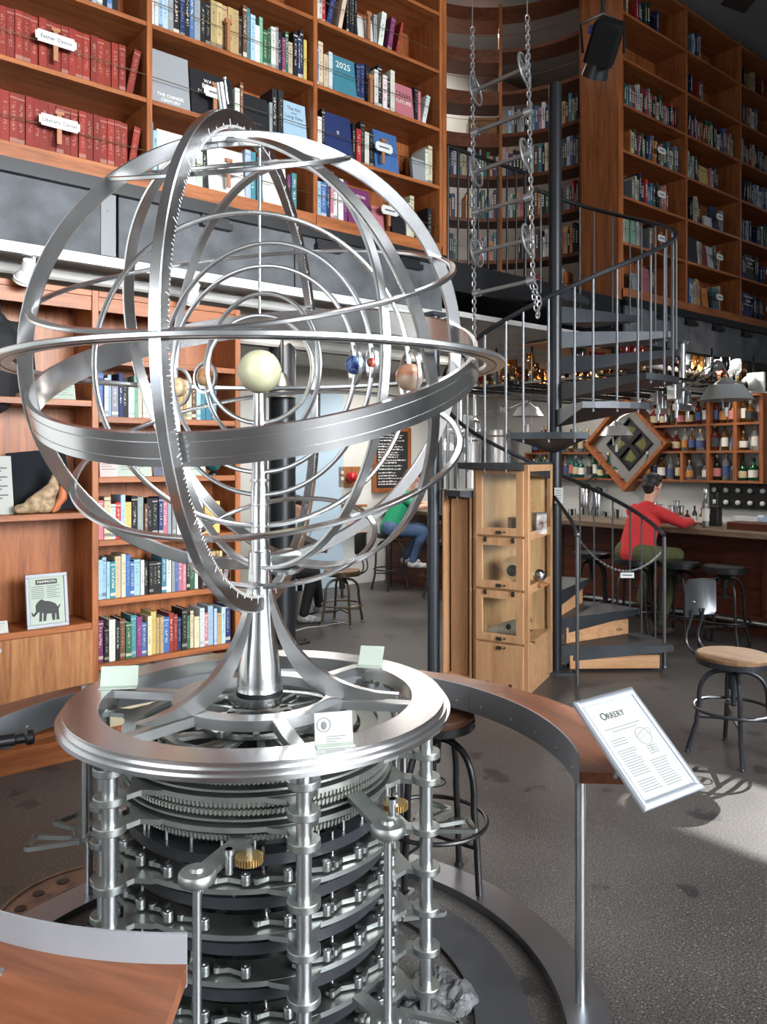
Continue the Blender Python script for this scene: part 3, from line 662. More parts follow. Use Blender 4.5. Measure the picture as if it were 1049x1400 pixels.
# second shelf: cards and small volumes on stands
def stand_card(label, x, y, z, w_, h_, m=paper_g, lines=6, tilt=12, name='display_card', title=None):
    t = thing(name, label, 'card', (x, y, z))
    M_ = RX(R(-tilt))
    c = MB().bbox(-w_ / 2, w_ / 2, 0, .003, 0, h_, .0005, M=M_).build('sheet', m, t)
    b = MB()
    for i in range(lines):
        zz = h_ * (.78 - .62 * i / max(1, lines)); b.box(-w_ * .4, w_ * (.4 - .12 * (i % 3)), -.0008, 0, zz, zz + h_ * .022, M=M_)
    b.build('printed_lines', mat('grey_print', (.1, .1, .11), .7), t)
    if title: text(title, h_ * .11, ink, t, M_ @ T(0, -.001, h_ * .88) @ RX(R(90)))
    MB().bbox(-w_ * .35, w_ * .35, .005, .06, 0.0, .012, .002).build('easel_foot', cherry_x, t)
    return t
stand_card('printed pale card leaning on second shelf, left of dark booklet', .80, .06, 1.603, .22, .16)
stand_card('pale printed card beside the green globe, second book shelf', 1.2, .06, 1.603, .17, .16)
stand_card('pink lettered booklet standing at the left end of second shelf', .63, .05, 1.603, .11, .18, mat('pink_booklet', (.62, .4, .38), .6), 7, 5, 'booklet')
stand_card('dark printed booklet leaning beside the pale card', .985, .07, 1.603, .12, .15, mat('dark_booklet', (.03, .03, .06), .4), 3, 12, 'booklet')
g = thing('small_globe', 'small dark green globe on second shelf of low bookcase', 'globe', (1.355, .1, 1.603))
MB().sphere((0, 0, .085), .06).build('ball', mat('globe_green', (.02, .1, .09), .3, var=.9, scale=14), g); MB().lathe([(.04, 0), (.04, .01), (.015, .025), (.01, .03)], 16).build('foot', black, g)
for x, w_, l in ((.78, .4, 'flat tan cardboard box lying under the bottom shelf, left'), (1.22, .42, 'flat tan cardboard box lying under the bottom shelf, right')):
    t = thing('flat_box', l, 'box', (x, .02, .08))
    MB().bbox(-w_ / 2, w_ / 2, 0, .29, 0, .22, .003).build('tray', mat('kraft_board', (.5, .42, .28), .8), t)
    MB().bbox(-w_ / 2 - .004, w_ / 2 + .004, -.004, .294, .22, .29, .003).build('lid', mat('pale_kraft', (.62, .58, .46), .8), t)
rk = thing('wire_rack', 'small wire book rack with tan volumes at the right of the fourth row', 'rack', (1.33, -.005, .861))
b = MB()
for z in (.05, .1, .15, .2): b.tube([(-.1, 0, z), (.1, 0, z)], .003, 6)
for x in (-.1, 0, .1): b.tube([(x, 0, 0), (x, 0, .22)], .003, 6)
b.build('wires', mat('copper_wire', (.3, .14, .06), .4, .7), rk)
# left section: jacket bust, card, fossil, sheets, mammoth frame, glass dome
jk = thing('jacket_bust', 'black jacket on a tailor bust at the left edge of the top shelf', 'jacket', (-.01, .15, 2.06))
blob('torso', [((0, 0, .03), (0, 0, .28), .13, .17), ((-.16, 0, .38), (.16, 0, .38), .07, .07), ((0, 0, .3), (0, 0, .42), .13, .09), ((.17, 0, .36), (.19, 0, .08), .055, .06), ((-.17, 0, .36), (-.19, 0, .08), .055, .06)], mat('black_wool', (.012, .012, .014), .8), jk, .012, 5)
MB().lathe([(.055, .44), (.05, .5), (.052, .56), (.03, .575), (0, .58)], 16).build('neck', mat('black_linen', (.02, .02, .022), .6), jk)
stand_card('small pale card at the right end of the jacket shelf', .36, .06, 2.06, .15, .1, paper_g, 4, 15)
fs = thing('fossil_board', 'black display board behind an orange and tan fossil tooth', 'display', (.3, .16, 1.395))
MB().bbox(-.17, .17, 0, .012, 0, .38, .002, M=RX(R(-14)) @ RY(R(-6))).build('board', mat('black_card', (.012, .013, .016), .85, 0, spec=.15), fs)
fo = thing('fossil', 'speckled tan fossil with an orange tusk standing before a black board', 'fossil', (.25, .05, 1.395))
blob('bone', [((-.14, 0, .03), (.05, 0, .045), .028, .045), ((-.06, 0, .05), (.05, 0, .14), .05, .042), ((.04, 0, .12), (.085, 0, .29), .038, .012)], mat('speckled_bone', (.35, .24, .14), .7, var=.6, scale=30), fo, .008, 2)
blob('tusk', [((.04, -.045, .014), (.09, -.045, .09), .012, .026), ((.09, -.045, .09), (.105, -.03, .24), .026, .014)], mat('orange_bone', (.5, .14, .05), .5), fo, .006, 2)
stand_card('large printed white sheet standing at the left edge of the middle shelf', -.03, .1, 1.395, .26, .34, paper, 12, 12, 'printed_sheet')
mm = thing('mammoth_frame', 'silver framed print with a black mammoth silhouette and heading', 'picture', (.27, .03, .735))
fm = RX(R(-9)); W_, H_ = .235, .31
b = MB()
b.bbox(-W_ / 2, W_ / 2, 0, .018, 0, .02, .002, M=fm).bbox(-W_ / 2, W_ / 2, 0, .018, H_ - .02, H_, .002, M=fm).bbox(-W_ / 2, -W_ / 2 + .02, 0, .018, 0.02, H_ - .02, .002, M=fm).bbox(W_ / 2 - .02, W_ / 2, 0, .018, .02, H_ - .02, .002, M=fm).build('frame', mat('silver_frame', (.2, .205, .22), .5, .4), mm)
MB().box(-W_ / 2 + .02, W_ / 2 - .02, .008, .012, .02, H_ - .02, M=fm).build('print', paper_g, mm)
MB().box(-.06, .06, .0065, .0078, H_ - .062, H_ - .034, M=fm).build('heading_bar', ink, mm)
text('MAMMOTH', .02, light_ink, mm, fm @ T(0, .0055, H_ - .048) @ RX(R(90)))
b = MB()
for i in range(7): b.box(-.085, -.085 + .07, .0065, .0078, .235 - .011 * i, .238 - .011 * i, M=fm); b.box(.0, .075 - .02 * (i % 2), .0065, .0078, .235 - .011 * i, .238 - .011 * i, M=fm)
b.build('printed_lines', MATS['grey_print'], mm)
mam = [(-.070, .135), (-.062, .15), (-.045, .165), (-.030, .172), (-.015, .160), (.005, .158), (.03, .15), (.05, .138), (.062, .12), (.075, .135), (.078, .13), (.066, .108), (.066, .09), (.068, .045), (.05, .045), (.05, .08), (.045, .085), (.042, .045), (.026, .045), (.022, .085), (-.005, .085), (-.012, .045), (-.028, .045), (-.024, .088), (-.032, .095), (-.036, .045), (-.052, .045), (-.047, .1), (-.058, .095), (-.078, .075), (-.09, .08), (-.095, .1), (-.088, .1), (-.084, .088), (-.068, .105)]
mb = MB(); mb.prism([(x * .95, z - .008) for x, z in mam], -.0078, -.0062, M=fm @ RX(R(90))); o = mb.build('mammoth_silhouette', ink, mm, None, None)
gd = thing('glass_dome', 'small glass dome over a pale specimen at the left edge', 'glass dome', (-.06, .12, .735))
MB().lathe([(.055, 0), (.06, .02), (.02, .04), (.015, .09), (.03, .1), (.07, .11), (.07, .125), (0, .126)], 20).build('pedestal', black, gd)
MB().lathe([(.062, .127), (.062, .22), (.05, .26), (.025, .285), (0, .29)], 20).build('dome', pane, gd)
blob('specimen', [((-.02, 0, .15), (.02, 0, .15), .022, .024), ((0, 0, .17), (.01, 0, .2), .018, .01)], mat('bleached_bone', (.6, .57, .5), .7), gd, .006, 2)
stand_card('little white label card below the glass dome', -.01, .02, .735, .12, .07, paper, 3, 25)
# track lights
def track_light(label, u, v):
    p_ = on_y(u, v, -.09); t = thing('track_spotlight', label, 'lamp', (p_.x, p_.y, p_.z), R(20))
    MB().lathe([(.032, .08), (.034, .02), (.05, 0), (.058, -.04), (.062, -.05), (.054, -.05), (.03, -.02), (0, -.015)], 24, M=RX(R(38)) @ RY(R(-12))).build('lamp_head', white2, t)
    MB().torus(.059, .005, 24, 6, M=RX(R(38)) @ RY(R(-12)) @ T(0, 0, -.03)).build('rim', white2, t)
    MB().bbox(.035, .05, -.015, .015, -.02, .1, .003).build('yoke', white2, t)
    MB().bbox(-.02, .06, -.02, .02, .1, .13, .003).build('track_adapter', white2, t); return t
track_light('white track spotlight above the jacket at far left', 36, 374)
track_light('white track spotlight behind the left side of the armillary rings', 262, 403)
tag(MB().bbox(-3, 3.3, -.115, -.075, 2.845, 2.87, .002).build('lighting_track', white2, None, RM), 'white lighting track under the steel panel band', 'track')
# ---------------------------------------------------------------- the orrery
OX, OY, ZC = -.381, 2.45, 1.981
orr = thing('orrery', 'tall steel planetary orrery with armillary rings on a stacked gear mechanism', 'orrery', (OX, OY, 0), 0, None, False)
AX = Vector((-.075, -.378, .923)).normalized()          # tilted celestial axis
n1 = Vector((-.338, .887, .315)); n1 = (n1 - AX * n1.dot(AX)).normalized(); n2 = AX.cross(n1)
TC = T(0, 0, ZC)
def ring(name, nrm, Ro, dr, dz, m, off=0, n=128):
    M_ = TC @ frame_from(nrm)
    c = min(.0025, dz * .2, dr * .2)
    pr = [(Ro - dr + c, off - dz / 2), (Ro - c, off - dz / 2), (Ro, off - dz / 2 + c), (Ro, off + dz / 2 - c), (Ro - c, off + dz / 2), (Ro - dr + c, off + dz / 2), (Ro - dr, off + dz / 2 - c), (Ro - dr, off - dz / 2 + c)]
    return MB().sweep_ring(pr, n, 0, M_).build(name, m, orr)
ring('solstice_colure_ring', n1, .68, .042, .014, steel)
ring('equinox_colure_ring', n1 * math.cos(R(121)) + n2 * math.sin(R(121)), .665, .012, .042, steel)
nm_ = (n1 * math.cos(R(62)) + n2 * math.sin(R(62)))
mer = ring('meridian_ring', nm_, .735, .05, .028, steel)
FM = TC @ frame_from(nm_, AX)
tk = MB()
for i in range(360):
    a = 2 * PI * i / 360; L_ = .022 if i % 15 == 0 else (.013 if i % 5 == 0 else .007)
    for sgn in (1, -1):
        tk.box(.687, .687 + L_, -.0007, .0007, sgn * .0142 - .0004, sgn * .0142 + .0004, M=FM @ RZ(a))
tk.build('graduations', mat('tick_white', (.8, .8, .78), .5), mer)['kind'] = 'stuff'
M_ = TC @ frame_from(AX)
eq = MB().sweep_ring([(.655, -.042), (.668, -.042), (.668, -.0225), (.6655, -.022), (.6655, -.0195), (.668, -.019), (.668, .019), (.6655, .0195), (.6655, .022), (.668, .0225), (.668, .042), (.655, .042)], 160, 0, M_).build('equatorial_band', steel, orr)
hz_ = ring('horizon_ring', Vector((-.012, -.01, 1)), .748, .058, .014, steel2)
MB().torus(.72, .0016, 128, 5, M=TC @ frame_from(Vector((-.012, -.01, 1))) @ T(0, 0, -.0072)).build('engraved_line', black, hz_)
ring('tropic_ring', AX, .614, .02, .012, steel, .265)
ring('tropic_ring', AX, .614, .02, .012, steel, -.265)
ring('polar_circle_ring', AX, .335, .02, .012, steel, .584)
ring('polar_circle_ring', AX, .318, .018, .012, steel, -.584)
MA = TC @ frame_from(AX)
MB().cyl(0, 0, .69, .80, .0115, 16, M=MA).build('pole_pin', steel2, orr)
MB().sphere((0, -.024, .808), .005, 12, 8, M=MA).cyl(0, -.024, .745, .806, .0022, 8, M=MA).build('pole_ball', steel2, orr)
MB().lathe([(.05, -.672), (.052, -.664), (.052, -.652), (.046, -.648), (0, -.646)], 32, M=MA).build('south_pole_disc', alum, orr)
MB().lathe([(.07, -.69), (.072, -.685), (.072, -.676), (0, -.676)], 32, M=MA).build('south_pole_plate', steel2, orr)
MB().bbox(-.07, .07, -.02, .02, .655, .668, .002, M=MA).bbox(-.05, .06, -.018, .018, .64, .65, .002, M=MA).build('north_pole_plate', steel2, orr)
# central post and axis rod
MB().lathe([(.068, .955), (.0705, .96), (.0705, 1.0), (.069, 1.003), (.069, 1.02), (.062, 1.08), (.047, 1.17), (.037, 1.27), (.034, 1.35), (.034, 1.42), (.0275, 1.425), (.0265, 1.62), (.024, 1.625), (.0225, 1.78), (.02, 1.785), (.0195, 1.905)], 32).build('central_post', steel, orr)
for z in (1.425, 1.50, 1.565, 1.64, 1.72, 1.80): MB().lathe([(.029, z - .004), (.0295, z), (.029, z + .004), (.02, z + .004)], 24).build('post_sleeve', steel2, orr)
b = MB(); b.cyl(0, 0, .985, 1.0, .0718, 32); b.build('base_groove', black, orr)
MB().cyl(0, 0, 2.14, 2.66, .0042, 10).build('axis_rod', steel2, orr)
MB().sphere((0, 0, 1.974), .067, 32, 20).build('sun_ball', mat('pale_onyx', (.62, .6, .4), .12, 0, var=.25, scale=9, sss=.3), orr)
# planet hoops: radius, cos, sin(+ = right side nearer), planet side, planet radius, loop half-height, loop aspect, material
def stone(name, c1, c2, scale, bands=0):
    if name in MATS: return MATS[name]
    m = mat(name, c1, .25); nt = m.node_tree; L = nt.links.new; tc = N(nt, 'ShaderNodeTexCoord'); nz = N(nt, 'ShaderNodeTexNoise'); nz.inputs['Detail'].default_value = 6; nz.inputs['Distortion'].default_value = .8
    mp = N(nt, 'ShaderNodeMapping'); mp.inputs['Scale'].default_value = (scale * .15, scale * .15, scale) if bands else (scale,) * 3
    mp.inputs['Rotation'].default_value = (.15, .12, 0)
    nz.inputs['Scale'].default_value = 1; L(tc.outputs['Object'], mp.inputs[0]); L(mp.outputs[0], nz.inputs['Vector'])
    cr = N(nt, 'ShaderNodeValToRGB'); cr.color_ramp.elements[0].position = .42; cr.color_ramp.elements[1].position = .58; cr.color_ramp.elements[0].color = (*c1, 1); cr.color_ramp.elements[1].color = (*c2, 1)
    L(nz.outputs['Fac'], cr.inputs[0]); L(cr.outputs[0], nt.nodes['Principled BSDF'].inputs['Base Color']); return m
HO = [('mercury', .165, .99, .12, 1, .007, .0, 0, mat('grey_stone', (.4, .38, .36), .3)),
      ('venus', .232, .84, .54, -1, .029, .048, .68, stone('banded_amber_stone', (.42, .17, .06), (.6, .36, .18), 22, 1)),
      ('earth', .316, .94, .34, 1, .0285, .055, .3, stone('blue_sodalite', (.02, .06, .3), (.25, .4, .65), 45)),
      ('mars', .385, .9, .43, 1, .0145, .04, .36, stone('red_jasper', (.3, .03, .02), (.45, .12, .08), 50)),
      ('jupiter', .48, .968, -.25, 1, .045, .085, .37, stone('pink_banded_stone', (.6, .24, .13), (.75, .52, .38), 30, 1)),
      ('saturn', .606, .638, .77, -1, .036, .068, .66, stone('honey_onyx', (.5, .3, .12), (.7, .55, .33), 34, 1))]
for nm, r_, c_, s_, side, pr_, lh, asp, m_ in HO:
    dirv = Vector((c_, -s_, 0)).normalized()             # direction towards the right side
    nv = dirv.cross(Vector((0, 0, 1)))
    sec = (.017, .013) if nm not in ('saturn', 'jupiter') else ((.03, .012) if nm == 'saturn' else (.016, .014))
    if nm == 'saturn': hp = ring('%s_hoop' % nm, nv, r_ + .006, .012, .028, steel2, 0, 96)
    else: hp = MB().torus(r_, .0085 if nm == 'jupiter' else .0072, 112, 10, M=TC @ frame_from(nv)).build('%s_hoop' % nm, steel if nm in ('jupiter', 'mercury') else steel2, orr)
    c0 = dirv * (r_ * side) + Vector((.014 if nm == 'saturn' else 0, 0, 0))
    zo = -.012 if nm in ('jupiter', 'saturn', 'venus') else .0
    pm = Matrix.Translation(c0 + Vector((0, 0, ZC + zo)))
    MB().sphere((0, 0, 0), pr_, 28, 18).build('planet_ball', m_, hp, pm)
    if lh:
        vw = Vector((OX + c0.x, OY + c0.y, 0)).normalized(); g = math.asin(asp)
        pl = (Matrix.Rotation(g, 3, 'Z') @ vw)
        M2 = frame_from(pl.cross(Vector((0, 0, 1))), Vector((0, 0, 1)))
        MB().sweep_ring([(lh - .004, -.005), (lh + .004, -.005), (lh + .004, .005), (lh - .004, .005)], 48, 0, M2).build('planet_loop', steel2, hp, pm)
        MB().cyl(0, 0, -lh, lh, .002, 6).build('planet_pin', steel2, hp, pm)
# table ring with stepped rim, hub ring, spokes, fins
TZ = .985
MB().sweep_ring([(.468, TZ - .046), (.57, TZ - .046), (.584, TZ - .040), (.584, TZ - .028), (.575, TZ - .028), (.575, TZ - .0145), (.565, TZ - .0145), (.565, TZ - .001), (.564, TZ), (.469, TZ), (.468, TZ - .001)], 160).build('table_ring', steel, orr, None, 12)
MB().annulus(.205, .262, TZ - .03, TZ, 96).build('hub_ring', steel2, orr)
PA = [-9, -69, -129, 171, 111, 51]
for g in PA:
    MB().bbox(.255, .475, -.02, .02, TZ - .03, TZ - .004, .002, M=RZ(R(g))).build('table_spoke', steel2, orr)
for k in range(12):
    MB().bbox(.07, .21, -.009, .009, TZ - .07, TZ - .055, .002, M=RZ(R(30 * k + 6))).build('inner_spoke', alum, orr)
for g in (-129, -9, 111):
    pts_o = []; pts_i = []
    for i in range(17):
        q = i / 16; x = .032 + .40 * q ** 1.6; z = 1.37 - (1.35 - TZ) * (1 - (1 - q) ** 2.1)
        pts_o.append((x + .0, z)); pts_i.append((x * (1 - .10 * math.sin(q * PI)) - .01 * (1 - q), max(TZ, z - .05 * math.sin(q * PI) ** .7 - .004)))
    poly = pts_o + pts_i[::-1]
    MB().prism(poly, -.012, .012, M=RZ(R(g)) @ RX(R(90))).build('curved_fin', steel, orr, None, 25)
# main posts with collars and spider plates
PR = .514
LEV = [.91, .835, .76, .612, .495, .376, .258, .141]
for g in PA:
    M_ = RZ(R(g))
    po = MB().cyl(PR, 0, 0.0, .942, .0195, 24, M=M_).build('main_post', steel2, orr)
    for z in LEV: MB().lathe([(.0195, z - .014), (.0405, z - .014), (.042, z - .012), (.042, z + .004), (.0405, z + .006), (.0195, z + .006)], 28, 0, M_, (PR, 0, 0)).build('post_collar', alum, po)
def spider(z, ro, ri):
    mb_ = MB(); mb_.annulus(ri, ro, z - .012, z + .002, 120)
    for g in PA:
        w0, w1 = .055, .022
        poly = [(ro - .03, -w0 * 1.6), (ro + .004, -w0 * 1.15), (ro + .03, -w1 * 1.1), (PR - .02, -w1), (PR - .02, w1), (ro + .03, w1 * 1.1), (ro + .004, w0 * 1.15), (ro - .03, w0 * 1.6)]
        mb_.prism(poly, z - .012, z + .0015, M=RZ(R(g)))
    return mb_.build('spider_plate', alum, orr)
for z in LEV[:3]: spider(z - .002, .405 if z > .8 else .41, .365 if z > .9 else .33)
MB().annulus(.275, .30, .9, .91, 80).annulus(.15, .17, .9, .91, 60).build('inner_rings', alum, orr)
for z in LEV[3:]: spider(z - .002, .428, .335)
# large toothed gear wheels
def gear(z0, z1, r_, n=200, ri=None):
    poly = []
    for i in range(n):
        a = 2 * PI * i / n; d = 2 * PI / n
        poly += [((r_ - .006) * math.cos(a), (r_ - .006) * math.sin(a)), ((r_ - .006) * math.cos(a + d * .35), (r_ - .006) * math.sin(a + d * .35)), (r_ * math.cos(a + d * .5), r_ * math.sin(a + d * .5)), (r_ * math.cos(a + d * .85), r_ * math.sin(a + d * .85))]
    if not ri: return MB().prism(poly, z0, z1)
    g_ = MB(); k = len(poly); inn = [(ri * math.cos(2 * PI * i / k), ri * math.sin(2 * PI * i / k)) for i in range(k)]
    vs_ = [(x, y, z) for pl_ in (poly, inn) for z in (z0, z1) for x, y in pl_]; fs = []
    for i in range(k):
        j = (i + 1) % k; fs += [(i, j, k + j, k + i), (k + i, k + j, 3 * k + j, 3 * k + i), (j, i, 2 * k + i, 2 * k + j), (2 * k + j, 2 * k + i, 3 * k + i, 3 * k + j)]
    g_.add(vs_, fs)
    for q in range(8): g_.bbox(.09, ri + .01, -.012, .012, z0, z1, .001, M=RZ(R(45 * q + z0 * 900)))
    return g_
gear(.862, .876, .392, 200, .33).build('gear_wheel', gear_m, orr, None, None); gear(.882, .894, .385, 200, .31).build('gear_wheel', gear_m, orr, None, None)
gear(.785, .798, .398, 200, .33).build('gear_wheel', gear_m, orr, None, None); gear(.804, .818, .396, 200, .34).build('gear_wheel', gear_m, orr, None, None)
gear(.714, .728, .385, 200, .31).build('gear_wheel', gear_m, orr, None, None)
MB().annulus(.30, .40, .846, .852, 96).build('gear_shroud', alum, orr); MB().annulus(.30, .404, .772, .778, 96).build('gear_shroud', alum, orr)
# computing stages: black wheels with pins, levers and bolts on each plate
rr_ = random.Random(3)
pin_me = MB().cyl(0, 0, 0, .028, .0045, 8).mesh('pin', steel2); 
lev = MB(); lev.bar((0, 0, 0), (-.02, -.045, .0), .012, .013).bar((-.02, -.045, 0), (-.014, -.078, 0), .011, .012).bar((-.02, -.045, 0), (-.048, -.052, 0), .009, .01).bar((-.014, -.078, 0), (-.03, -.086, 0), .008, .01).cyl(0, 0, -.006, .008, .013, 12).cyl(-.014, -.078, -.005, .009, .009, 10)
lev_me = lev.mesh('lever', alum)
bolt_me = MB().lathe([(.0125, 0), (.0125, .009), (.011, .011), (.004, .011), (.004, .009), (0, .009)], 14).mesh('bolt', steel2)
post_me = MB().cyl(0, 0, -.002, .07, .004, 8).mesh('long_pin', steel2)
for li, z in enumerate([.666, .556, .438, .318, .2, .085]):
    bw = MB().annulus(.335, .388, z - .018, z + .012, 110).annulus(.09, .16, z - .018, z + .012, 48)
    for k in range(8): bw.bbox(.15, .345, -.014, .014, z - .016, z + .01, .002, M=RZ(R(45 * k + li * 11)))
    o = bw.build('black_wheel', blackring, orr)
    for k in range(26):
        a = R(360 / 26 * k + li * 5); inst(pin_me, 'pin', o, T(.36 * math.cos(a), .36 * math.sin(a), z + .011))
for li, z in enumerate(LEV[3:]):
    for k in range(24):
        a = R(15 * k + 4)
        if k % 12 == (5 + li) % 12: continue
        M_ = RZ(a) @ T(.412, 0, z + .012) @ RZ(R(rr_.uniform(-9, 9)))
        l_ = inst(lev_me, 'lever', orr, M_)
        inst(bolt_me, 'bolt', l_, T(0, 0, .008))
        if k % 2: inst(post_me, 'long_pin', l_, T(-.048, -.052, 0))
MB().lathe([(.13, 0), (.13, .62), (.1, .64), (.1, .93)], 32).build('core_drum', mat('dark_alloy', (.06, .062, .06), .4, .8), orr)
# drive shafts with gear heads and geneva brackets
def small_gear(r_, z0, z1, n=28, m=brass):
    return gear(z0, z1, r_, n)
def shaft(g, r_, ztop, zbot, gz, arm=True):
    M_ = RZ(R(g)); x = r_
    s = MB().cyl(x, 0, zbot, ztop, .0105, 14, M=M_).build('drive_shaft', steel2, orr)
    MB().lathe([(.012, gz - .012), (.042, gz - .012), (.044, gz - .008), (.044, gz + .006), (.04, gz + .012), (.018, gz + .014), (.015, gz + .022), (0, gz + .024)], 28, 0, M_, (x, 0, 0)).build('bearing_cap', alum, s)
    small_gear(.026, gz - .026, gz - .013).build('pinion', steel2, s, M_ @ T(x, 0, 0), None)
    if arm:
        MB().bar((x, 0, gz - .004), (.40, .06, gz - .004), .05, .014, M=M_).build('bearing_arm', alum, s)
        MB().cyl(x - .055, .06, gz - .02, gz + .04, .009, 12, M=M_).cyl(x - .055, .06, gz + .028, gz + .04, .014, 12, M=M_).build('idler_post', steel2, s)
        small_gear(.034, gz - .008, gz + .008, 30).build('brass_gear', brass, s, M_ @ T(x - .09, .1, 0), None)
        MB().cyl(x - .09, .1, gz - .02, gz + .03, .008, 10, M=M_).build('gear_axle', steel2, s)
    # geneva bracket: two triangular frames around the foot
    if zbot > .05:
        zb = zbot + .012; mb_ = MB()
        for sg in (1, -1):
            A_, B_, C_ = (x, .02 * sg, zb), (x + .15, .05 * sg, zb), (x + .12, .13 * sg, zb)
            for p_, q_ in ((A_, B_), (B_, C_), (C_, (x - .01, .045 * sg, zb))): mb_.bar(p_, q_, .016, .014, M=M_)
        mb_.lathe([(.045, zb - .008), (.045, zb + .008)], 16, 0, M_, (x, 0, 0)); mb_.bar((x - .12, .0, zb), (x, 0, zb), .04, .012, M=M_)
        mb_.build('geneva_bracket', alum, s)
        bb = MB()
        for q in (30, 150, 270): bb.cyl(x + .03 * math.cos(R(q)), .03 * math.sin(R(q)), zb + .006, zb + .016, .006, 8, M=M_)
        bb.build('bracket_screws', steel2, s)
    return s
shaft(-95, .60, .74, .10, .735); shaft(-50.5, .617, .80, .30, .79)
shaft(166, .61, .97, .47, .9, False); shaft(45, .60, .93, .06, .9, False); shaft(32, .62, .93, .42, .9, False); shaft(97, .6, .93, .25, .9, False)
# cards on the table ring
def card(label, u, v, rz, w_, h_, lean, logo=False):
    p_ = RM @ on_z(u, v, TZ + .001); t = thing('acrylic_card_holder', label, 'card', (p_.x, p_.y, TZ + .0005), rz, None, False)
    ac = mat('greenish_acrylic', (.35, .4, .34), .2, 0)
    MB().bbox(-w_ / 2, w_ / 2, -.012, .035, 0, .003, .0008).build('foot_flap', ac, t)
    M_ = T(0, .02, .002) @ RX(R(-lean))
    MB().bbox(-w_ / 2, w_ / 2, -.0015, .0015, 0, h_, .0008, M=M_).build('upright_flap', mat('card_paper', (.33, .34, .32), .6) if logo else ac, t)
    if logo:
        MB().annulus(.016, .018, 0, .0006, 32, M=M_ @ T(-.025, -.002, h_ * .6) @ RX(R(90))).sphere((0, 0, 0), .008, 10, 6, M=M_ @ T(-.025, -.0018, h_ * .58) @ Matrix.Diagonal((1, .1, 1.3, 1))).build('seal_print', MATS['grey_print'], t)
        b_ = MB()
        for q in range(3): b_.box(-.02, .03 - .012 * q, -.0024, -.0016, h_ * .2 - q * .006, h_ * .2 - q * .006 + .002, M=M_)
        b_.build('printed_lines', MATS['grey_print'], t)
    return t
card('white card with a round seal on the front rim of the orrery', 459, 1020, R(14), .098, .075, 14, True)
card('blank pale acrylic card on the left rim of the orrery', 161, 941, R(8), .115, .062, 18)
card('pale acrylic card on the far right rim of the orrery, seen from behind', 504, 912, R(-12), .085, .072, 38)
# ---------------------------------------------------------------- ring counter around the orrery
ct = thing('ring_counter', 'curved counter of steel band and cherry planks circling the orrery', 'counter', (OX, OY, 0), 0, None, False)
RB, ZB1, ZB0 = .965, .822, .722
A0, A1 = R(-3.5), R(271)
def arcs(a0, a1, n): return [a0 + (a1 - a0) * i / n for i in range(n + 1)]
seg = arcs(A0, A1, 6)
for a, b in zip(seg[:-1], seg[1:]):
    MB().annulus(RB, RB + .006, ZB0, ZB1, 24, 0, None, a + .0015, b - .0015).build('steel_band', band_st, ct)
    sb = MB()
    for q in (.08, .3, .5, .7, .92):
        g_ = a + (b - a) * q
        for z in (.755,): sb.lathe([(.006, 0), (.006, .002), (.003, .004), (0, .0045)], 8, 0, RZ(g_) @ T(RB, 0, z) @ RY(R(-90)))
    sb.build('band_screws', steel2, ct)
for a, b in zip(seg[:-1], seg[1:]):
    m_ = (a + b) / 2
    # plank top, its grain along the plank
    o = MB().annulus(RB + .006, RB + .27, .732, .766, 16, 0, None, a - m_ + .001, b - m_ - .001).build('counter_plank', wood('bench_plank', (.085, .026, .011), (.24, .085, .038), 'y', .6, .3), ct, RZ(m_))
for g in (.8, 62, 100, 140, 184, 228, 262):
    a = R(g); po = MB().cyl(0, 0, .03, ZB0 + .01, .0165, 20).build('counter_post', steel2, ct, T((RB + .024) * math.cos(a), (RB + .024) * math.sin(a), 0))
MB().cyl(0, 0, .72, .726, .01, 8, M=T(0, 0, 0)).cyl(0, 0, .763, .768, .011, 14).cyl(0, 0, .768, .7685, .006, 6).build('plank_bolt', steel2, ct, T(1.045 * math.cos(R(252)), 1.045 * math.sin(R(252)), 0))
br = MB().annulus(.93, 1.065, .0, .03, 160).build('base_ring', brushed('base_ring_steel', (.3, .31, .34), .38, (3, 3, 3), .1), ct)
tag(MB().annulus(.66, .83, .001, .014, 120).build('floor_ring', mat('dark_slate_steel', (.06, .062, .07), .5, .4), None, Matrix.Translation((OX, OY, 0))), 'dark flat steel ring on the floor under the orrery', 'floor ring')
# rough stone at the foot of the orrery
rk_ = random.Random(11); el = []
for i in range(26):
    a = R(-75 + 85 * rk_.random()); r_ = .36 + .24 * rk_.random(); el.append(((r_ * math.cos(a), r_ * math.sin(a), .012), .08 + .06 * rk_.random(), .07 + .05 * rk_.random(), .035 + .035 * rk_.random()))
o = blob('foundation_stone', [], mat('grey_marbled_stone', (.1, .1, .105), .55, 0, var=.75, scale=9, bump=.8, detail=9), None, .012, 1, Matrix.Translation((OX, OY, 0)), el)
from mathutils import noise as mnoise
for v_ in o.data.vertices:
    if v_.co.z > .004:
        n_ = mnoise.fractal(v_.co * 14, 1.0, 2.0, 5) + .5 * abs(mnoise.noise(v_.co * 38)); v_.co += Vector((.012 * mnoise.noise(v_.co * 20 + Vector((5, 0, 0))), .012 * mnoise.noise(v_.co * 20), .022 * n_))
o.data.polygons.foreach_set('use_smooth', [False] * len(o.data.polygons))
tag(o, 'rough grey marbled stone lying under the right side of the orrery', 'stone')
